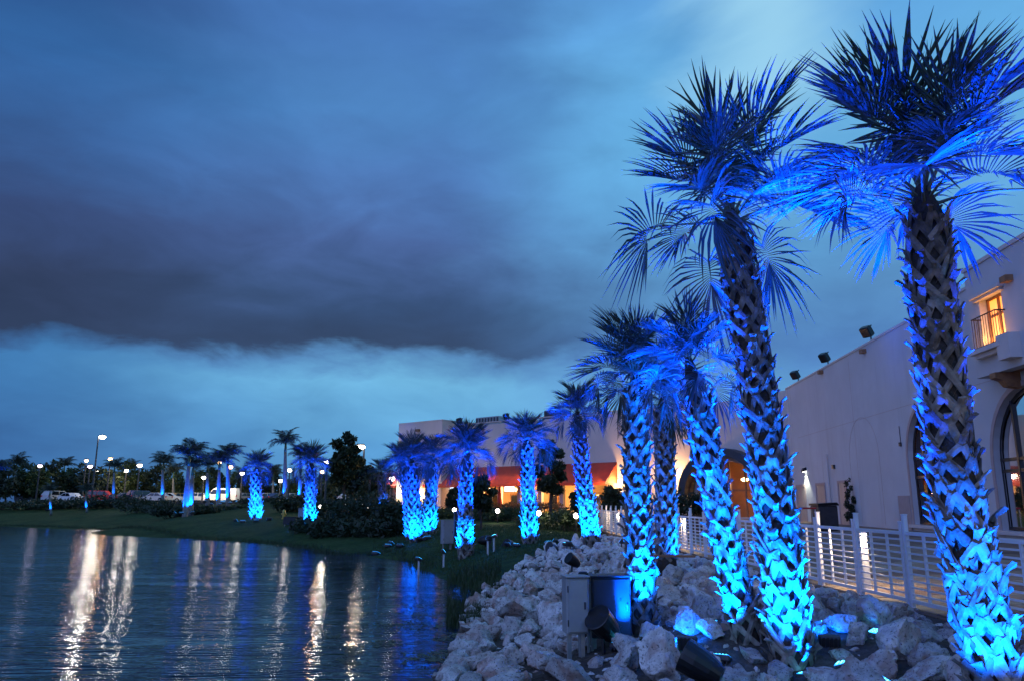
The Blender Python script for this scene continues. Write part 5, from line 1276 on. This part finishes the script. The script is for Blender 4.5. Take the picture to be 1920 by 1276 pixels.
# ------------------------------------------------------------------ cabinets, speakers and other gear
def cabinet(p_, rz, sz, label, m_, legs=.45, name='electrical_cabinet', door=True):
    root = empty(name, p_, label, 'cabinet', None, rz); w_, d_, h_ = sz
    m1 = MB(); m1.cbox((0, 0, legs + h_ / 2), (w_, d_, h_), .012); m1.build('body', m_, root)
    if door:
        m1 = MB(); m1.cbox((0, -d_ / 2 - .009, legs + h_ / 2), (w_ - .04, .016, h_ - .05), .005); dr = m1.build('door', m_, root)
        m1 = MB(); m1.box((w_ / 2 - .06, -d_ / 2 - .024, legs + h_ * .5), (.02, .02, .09)); m1.build('handle', m_dkgrey, dr)
        for zz in (.2, .8):
            m1 = MB(); m1.tube([(-w_ / 2 + .012, -d_ / 2 - .02, legs + h_ * zz - .04), (-w_ / 2 + .012, -d_ / 2 - .02, legs + h_ * zz + .04)], .009, 6); m1.build('hinge', m_dkgrey, dr)
    m1 = MB(); m1.tube([(w_ / 2 - .08, d_ / 4, -.2), (w_ / 2 - .08, d_ / 4, legs + .02)], .018, 8); m1.build('conduit', m_galv, root)
    m1 = MB(); m1.cbox((0, -.01, legs + h_ + .012), (w_ + .03, d_ + .05, .02), .004); m1.build('lid', m_, root)
    lm = MB().box((0, 0, legs / 2 - .2), (.05, .05, legs + .4)).mesh('leg', m_galv)
    for sx in (-1, 1): inst('leg', lm, root, (sx * (w_ / 2 - .06), .0, 0))
    return root
cz = at(1082, 1187, 10.6)
zc = gz(cz.x, 10.6)
cabinet(Vector((gx(1079, 10.6, 0), 10.6, zc)), R(12), (.30, .24, .70), 'grey metal electrical box on legs at the left of the dark cabinet', m_grey, max(.28, at(1079, 1185, 10.6).z - zc))
dk = Vector((gx(1142, 10.95, 0), 10.95, gz(gx(1142, 10.95, 0), 10.95)))
bz = at(1142, 1192, 10.95).z; tz = at(1142, 1079, 10.95).z
dc = cabinet(dk, R(6), (.54, .32, tz - bz), 'large dark cabinet glowing blue beside the short palm', m_boxblack, max(.15, bz - dk.z))
m1 = MB()
for sx, sz in ((.12, .62), (.12, .18)): m1.lathe([(.012, 0), (.012, .012)], 8, Matrix.Translation((sx, -.178, (bz - dk.z) + (tz - bz) * sz)) @ Matrix.Rotation(R(90), 4, 'X'))
m1.build('bolts', m_dark, dc)
# pipes between the two boxes
pv = Vector((gx(1103, 10.8, 0), 10.8, zc)); pi_ = empty('conduit_pipe', pv, 'grey conduit pipes standing between the two cabinets', 'pipe'); ht = at(1103, 1078, 10.8).z - zc
m1 = MB(); m1.tube([(0, 0, -.2), (0, 0, ht - .05), (-.03, 0, ht)], .022, 8); m1.tube([(.05, .03, -.2), (.05, .03, ht - .1)], .018, 8); m1.build('pipe', m_galv, pi_)
m1 = MB(); m1.cbox((-.06, -.02, ht + .01), (.13, .10, .09), .02); m1.build('sensor_head', m_black, pi_)
# black landscape loudspeakers: flared horn cans lying among the rocks
def loudspeaker(p_, d, s_, label):
    root = empty('loudspeaker', p_, label, 'loudspeaker', 'black loudspeakers among the rocks'); rq = Vector(d).to_track_quat('Z', 'Y').to_matrix().to_4x4()
    m1 = MB(); m1.lathe([(.07, -.34), (.12, -.33), (.17, -.20), (.205, 0), (.215, .14), (.215, .17), (.20, .175)], 20, rq @ Matrix.Scale(s_, 4)); m1.build('case', m_black, root, smooth=False)
    m1 = MB(); m1.lathe([(.198, .15), (.19, .158), (.05, .150)], 20, rq @ Matrix.Scale(s_, 4)); m1.build('grille', m_dkgrey, root)
    m1 = MB(); m1.tube([(0, 0, -.05), (0, 0, -.6)], .03 * s_, 6); m1.build('stake', m_dark, root)
loudspeaker(at(1305, 1240, 8.25), (-.75, .35, .42), .82, 'big black loudspeaker lying between front rocks')
loudspeaker(at(1130, 1168, 10.45), (-.55, -.5, .62), .85, 'black loudspeaker standing in front of the dark cabinet')
loudspeaker(at(1072, 1049, 20.5), (-.7, -.4, .5), .72, 'small black loudspeaker halfway up the rock bank')
loudspeaker(at(1034, 1026, 25.5), (-.6, -.6, .3), .75, 'black loudspeaker at the top edge of the rock bank')
loudspeaker(at(955, 1022, 29), (-.6, -.6, .2), 1.0, 'dark loudspeaker on a stake at the lawn edge')
loudspeaker(at(910, 1012, 30), (.8, -.5, .1), .9, 'dark loudspeaker right of the stake lights')
g2 = Vector((gx(838, 33, -.3), 33, gz(gx(838, 33), 33)))
cabinet(g2, R(25), (.46, .34, .95), 'small grey cabinet on legs standing on the sloping lawn', m_grey, .28)
g3 = Vector((gx(862, 33.6, -.3), 33.6, gz(gx(862, 33.6), 33.6))); cabinet(g3, R(10), (.5, .4, 1.25), 'dark cabinet right behind the small grey lawn cabinet', m_boxblack, .15)
g4 = at(567, 985, 53); cabinet(Vector((g4.x, 53, gz(g4.x, 53))), R(10), (.6, .4, .9), 'small grey box left of the far shore palm', m_grey, .3)
g5 = at(544, 985, 56); cabinet(Vector((g5.x, 56, gz(g5.x, 56))), R(0), (.9, .5, .5), 'low dark box on the far lawn left of the grey box', m_boxblack, .1)
hy = at(532, 968, 60); hyd = empty('fire_hydrant', Vector((hy.x, 60, gz(hy.x, 60))), 'small yellow hydrant on the far lawn', 'hydrant')
MB().lathe([(.16, 0), (.16, .06), (.11, .08), (.11, .5), (.15, .52), (.13, .62), (.05, .72)], 12).build('body', m_paint('yellow_enamel', (.5, .33, .05)), hyd); m1 = MB(); m1.tube([(-.2, 0, .38), (.2, 0, .38)], .06, 8); m1.build('nozzle', MATS['yellow_enamel'], hyd)
# fallen fence board and loose cable on the rocks
bd = at(1265, 1046, 17.6); tag(MB().cbox((0, 0, 0), (.95, .06, .05), .006).build('timber_stake', m_rail_wood, None, bd + Vector((0, 0, .05)), rot=(0, .02, .15)), 'pale timber stake lying on the rocks at the half hidden palm', 'stake')

# ------------------------------------------------------------------ limestone boulders
def rock_mesh(seed, sub):
    q = random.Random(seed); bm = bmesh.new(); bmesh.ops.create_icosphere(bm, subdivisions=sub, radius=.5)
    ax_ = Vector((q.uniform(.8, 1.25), q.uniform(.75, 1.1), q.uniform(.6, .9))); of = Vector((seed * 3.7, seed * 1.3, seed * .7))
    planes = [(Vector((q.gauss(0, 1), q.gauss(0, 1), q.gauss(0, 1))).normalized(), q.uniform(.17, .38)) for _ in range(11)]
    for v in bm.verts:
        p_ = v.co.copy()
        for n_p, d_ in planes:
            e_ = p_.dot(n_p) - d_
            if e_ > 0: p_ -= n_p * e_ * .95
        nz = noise.fractal(p_ * 3.4 + of, 1., 2., 4) * .14 + noise.noise(p_ * 10 + of) * .05 - abs(noise.noise(p_ * 5.0 + of * 2)) * .16 - max(0, noise.noise(p_ * 12 + of * 3) - .25) * .25
        p_ = p_ * (1 + nz * 1.25); v.co = Vector((p_.x * ax_.x, p_.y * ax_.y, p_.z * ax_.z)) * 1.32
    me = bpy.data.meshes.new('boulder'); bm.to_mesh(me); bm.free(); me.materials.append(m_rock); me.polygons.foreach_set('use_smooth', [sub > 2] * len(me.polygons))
    if hasattr(me, 'set_sharp_from_angle'): me.set_sharp_from_angle(angle=R(38))
    return me
RM = [rock_mesh(i, 4) for i in range(14)]; RL = [rock_mesh(50 + i, 2) for i in range(8)]
palms_xy = [(b1, .30), (b2, .30), (b5, .22), (b3, .24), (b4, .4), (b6, .4)]
keep = [(1160, 10.6, .22), (1243, 10.4, .1), (1352, 9.35, .25), (1388, 8.35, .22), (1500, 8.25, .2), (1572, 8.9, .22), (1305, 8.25, .34), (1130, 10.4, .3), (1079, 10.6, .34), (1142, 10.9, .38), (1103, 10.8, .2), (1420, 8.2, .15), (1262, 10.9, .12)]
keep = [(gx(a, b, -.3), b, c_ * .62) for a, b, c_ in keep] + [(a + d_.x * .12, b + d_.y * .12, .15) for a, b, z_, d_ in LAMPS if b < 13]
rocks = []; grid = {}
def free(x, y, s_, k=.47):
    for i in range(int(x) - 1, int(x) + 2):
        for j in range(int(y) - 1, int(y) + 2):
            for (a, b, c_) in grid.get((i, j), ()):
                if (a - x) ** 2 + (b - y) ** 2 < ((s_ + c_) * k) ** 2: return False
    return True
def put(x, y, s_, lift=0.):
    for b, r_ in palms_xy:
        if (b.x - x) ** 2 + (b.y - y) ** 2 < (r_ + s_ * .36) ** 2: return False
    for a, b, r_ in keep:
        if (a - x) ** 2 + (b - y) ** 2 < (r_ + s_ * .36) ** 2: return False
    grid.setdefault((int(x), int(y)), []).append((x, y, s_)); rocks.append((x, y, s_, lift)); return True
for px, py, Y, s_ in ((1640, 1262, 7.9, .95), (1240, 1215, 9.1, .62), (1215, 1165, 10.35, .42), (1190, 1245, 8.5, .5), (1075, 1215, 9.5, .52), (1680, 1190, 9.1, .62), (1040, 1205, 10.1, .5), (1120, 1262, 8.6, .5)): put(gx(px, Y, -.3), Y, s_, .05 if s_ < .9 else -.16)
for smax, smin, tries in ((.62, .46, 260), (.46, .34, 2600), (.34, .24, 9000), (.24, .13, 26000), (.14, .09, 16000)):
    for _ in range(tries):
        Y = 5.6 + 25 * rnd.random() ** 1.15; a, b = rock_left(Y) - .1, fenceX(Y) - .32
        x = rnd.uniform(a, b); s_ = rnd.uniform(smin, smax)
        if Y > 29.5 and x < 3.4: continue
        if x < -.6 and Y < 9.0: continue
        if fenceX(Y) - x < .75 and s_ > .32: continue
        if free(x, y=Y, s_=s_): put(x, Y, s_)
hz = Hn(np.array([(r_[0], r_[1]) for r_ in rocks]))
def vis(r_, z):
    d = Vector((r_[0], r_[1], z - CAMZ)); dep = d.y * ct + d.z * st
    if dep < .3: return 0
    px = 960 + F * d.x / dep; py = 638 - F * (d.z * ct - d.y * st) / dep
    return (r_[2] / dep) if (-60 < px < 1980 and py < 1330) else 0
order = sorted(range(len(rocks)), key=lambda i: -vis(rocks[i], hz[i]))
rest_v = MB()
LMK = [(b1, 'the palm nearest the camera'), (b2, 'the tall middle palm'), (b5, 'the short leaning palm'), (b3, 'the short palm by the cabinets'), (b4, 'the half hidden palm'), (b6, 'the slim far palm'),
       (Vector((gx(1079, 10.6, 0), 10.6, 0)), 'the grey electrical box'), (dk, 'the dark blue cabinet'), (Vector((gx(1305, 8.25, 0), 8.25, 0)), 'the big black loudspeaker'), (Vector((gx(1072, 20.5, 0), 20.5, 0)), 'the small bank loudspeaker'), (Vector((gx(1034, 25.5, 0), 25.5, 0)), 'the loudspeaker at the bank top'), (bd, 'the pale timber stake')]
ORD = ['nearest', 'second nearest', 'third nearest', 'fourth nearest', 'fifth nearest', 'sixth nearest', 'seventh nearest', 'eighth nearest', 'ninth nearest', 'tenth nearest', 'eleventh nearest', 'twelfth nearest', 'thirteenth nearest', 'fourteenth nearest', 'fifteenth nearest', 'sixteenth nearest', 'seventeenth nearest', 'eighteenth nearest', 'nineteenth nearest', 'twentieth nearest', 'twenty-first nearest', 'twenty-second nearest', 'twenty-third nearest', 'twenty-fourth nearest']
def rock_bucket(x, Y, s_):
    size = 'large' if s_ > .46 else ('medium sized' if s_ > .36 else 'small')
    if x - rock_left(Y) < .8: return size, 'at the water edge ' + ('beside the reeds' if Y > 17 else 'left of the grey box' if Y > 11 else 'at the bottom of the photo')
    if fenceX(Y) - x < .8: return size, 'under the fence ' + ('beside the nearest palm' if Y < 9 else 'right of the tall middle palm' if Y < 14 else 'left of the tall middle palm' if Y < 20 else 'at its far end')
    L_ = min(LMK, key=lambda q_: (q_[0].x - x) ** 2 + (q_[0].y - Y) ** 2); ddx, ddy = x - L_[0].x, Y - L_[0].y
    rel = ('in front of ' if ddy < 0 else 'behind ') if abs(ddy) > abs(ddx) * 1.2 else ('left of ' if ddx < 0 else 'right of ')
    return size, rel + L_[1]
BK = {}
for i in order[:300]:
    x, Y, s_, lift = rocks[i]; BK.setdefault(rock_bucket(x, Y, s_), []).append((math.hypot(x, Y), i))
RLAB = {}
for (size, where), lst in BK.items():
    for n_, (d_, i) in enumerate(sorted(lst)):
        RLAB[i] = (size + ' pale boulder ' + where) + ('' if len(lst) == 1 else ', ' + (ORD[n_] if n_ < 24 else 'far one'))
for k, i in enumerate(order):
    x, Y, s_, lift = rocks[i]; z = hz[i] + s_ * (.10 + .26 * noise.random() if s_ > .24 else .12) + lift
    rot = Matrix.Rotation(rnd.uniform(0, 6.28), 3, 'Z') @ Matrix.Rotation(rnd.uniform(-.6, .6), 3, 'X') @ Matrix.Rotation(rnd.uniform(-.5, .5), 3, 'Y')
    if k < 300:
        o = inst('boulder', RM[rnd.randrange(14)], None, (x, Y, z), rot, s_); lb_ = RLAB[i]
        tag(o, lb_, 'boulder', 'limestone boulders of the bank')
    else:
        me = RL[rnd.randrange(8)] if Y > 16 or s_ < .2 else RL[rnd.randrange(8)]
        M = rot * s_; off = Vector((x, Y, z)); rest_v.add([M @ v.co + off for v in me.vertices], [tuple(p_.vertices) for p_ in me.polygons])
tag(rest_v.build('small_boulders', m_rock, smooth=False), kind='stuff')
print('rocks', len(rocks), 'objects', len(bpy.data.objects))
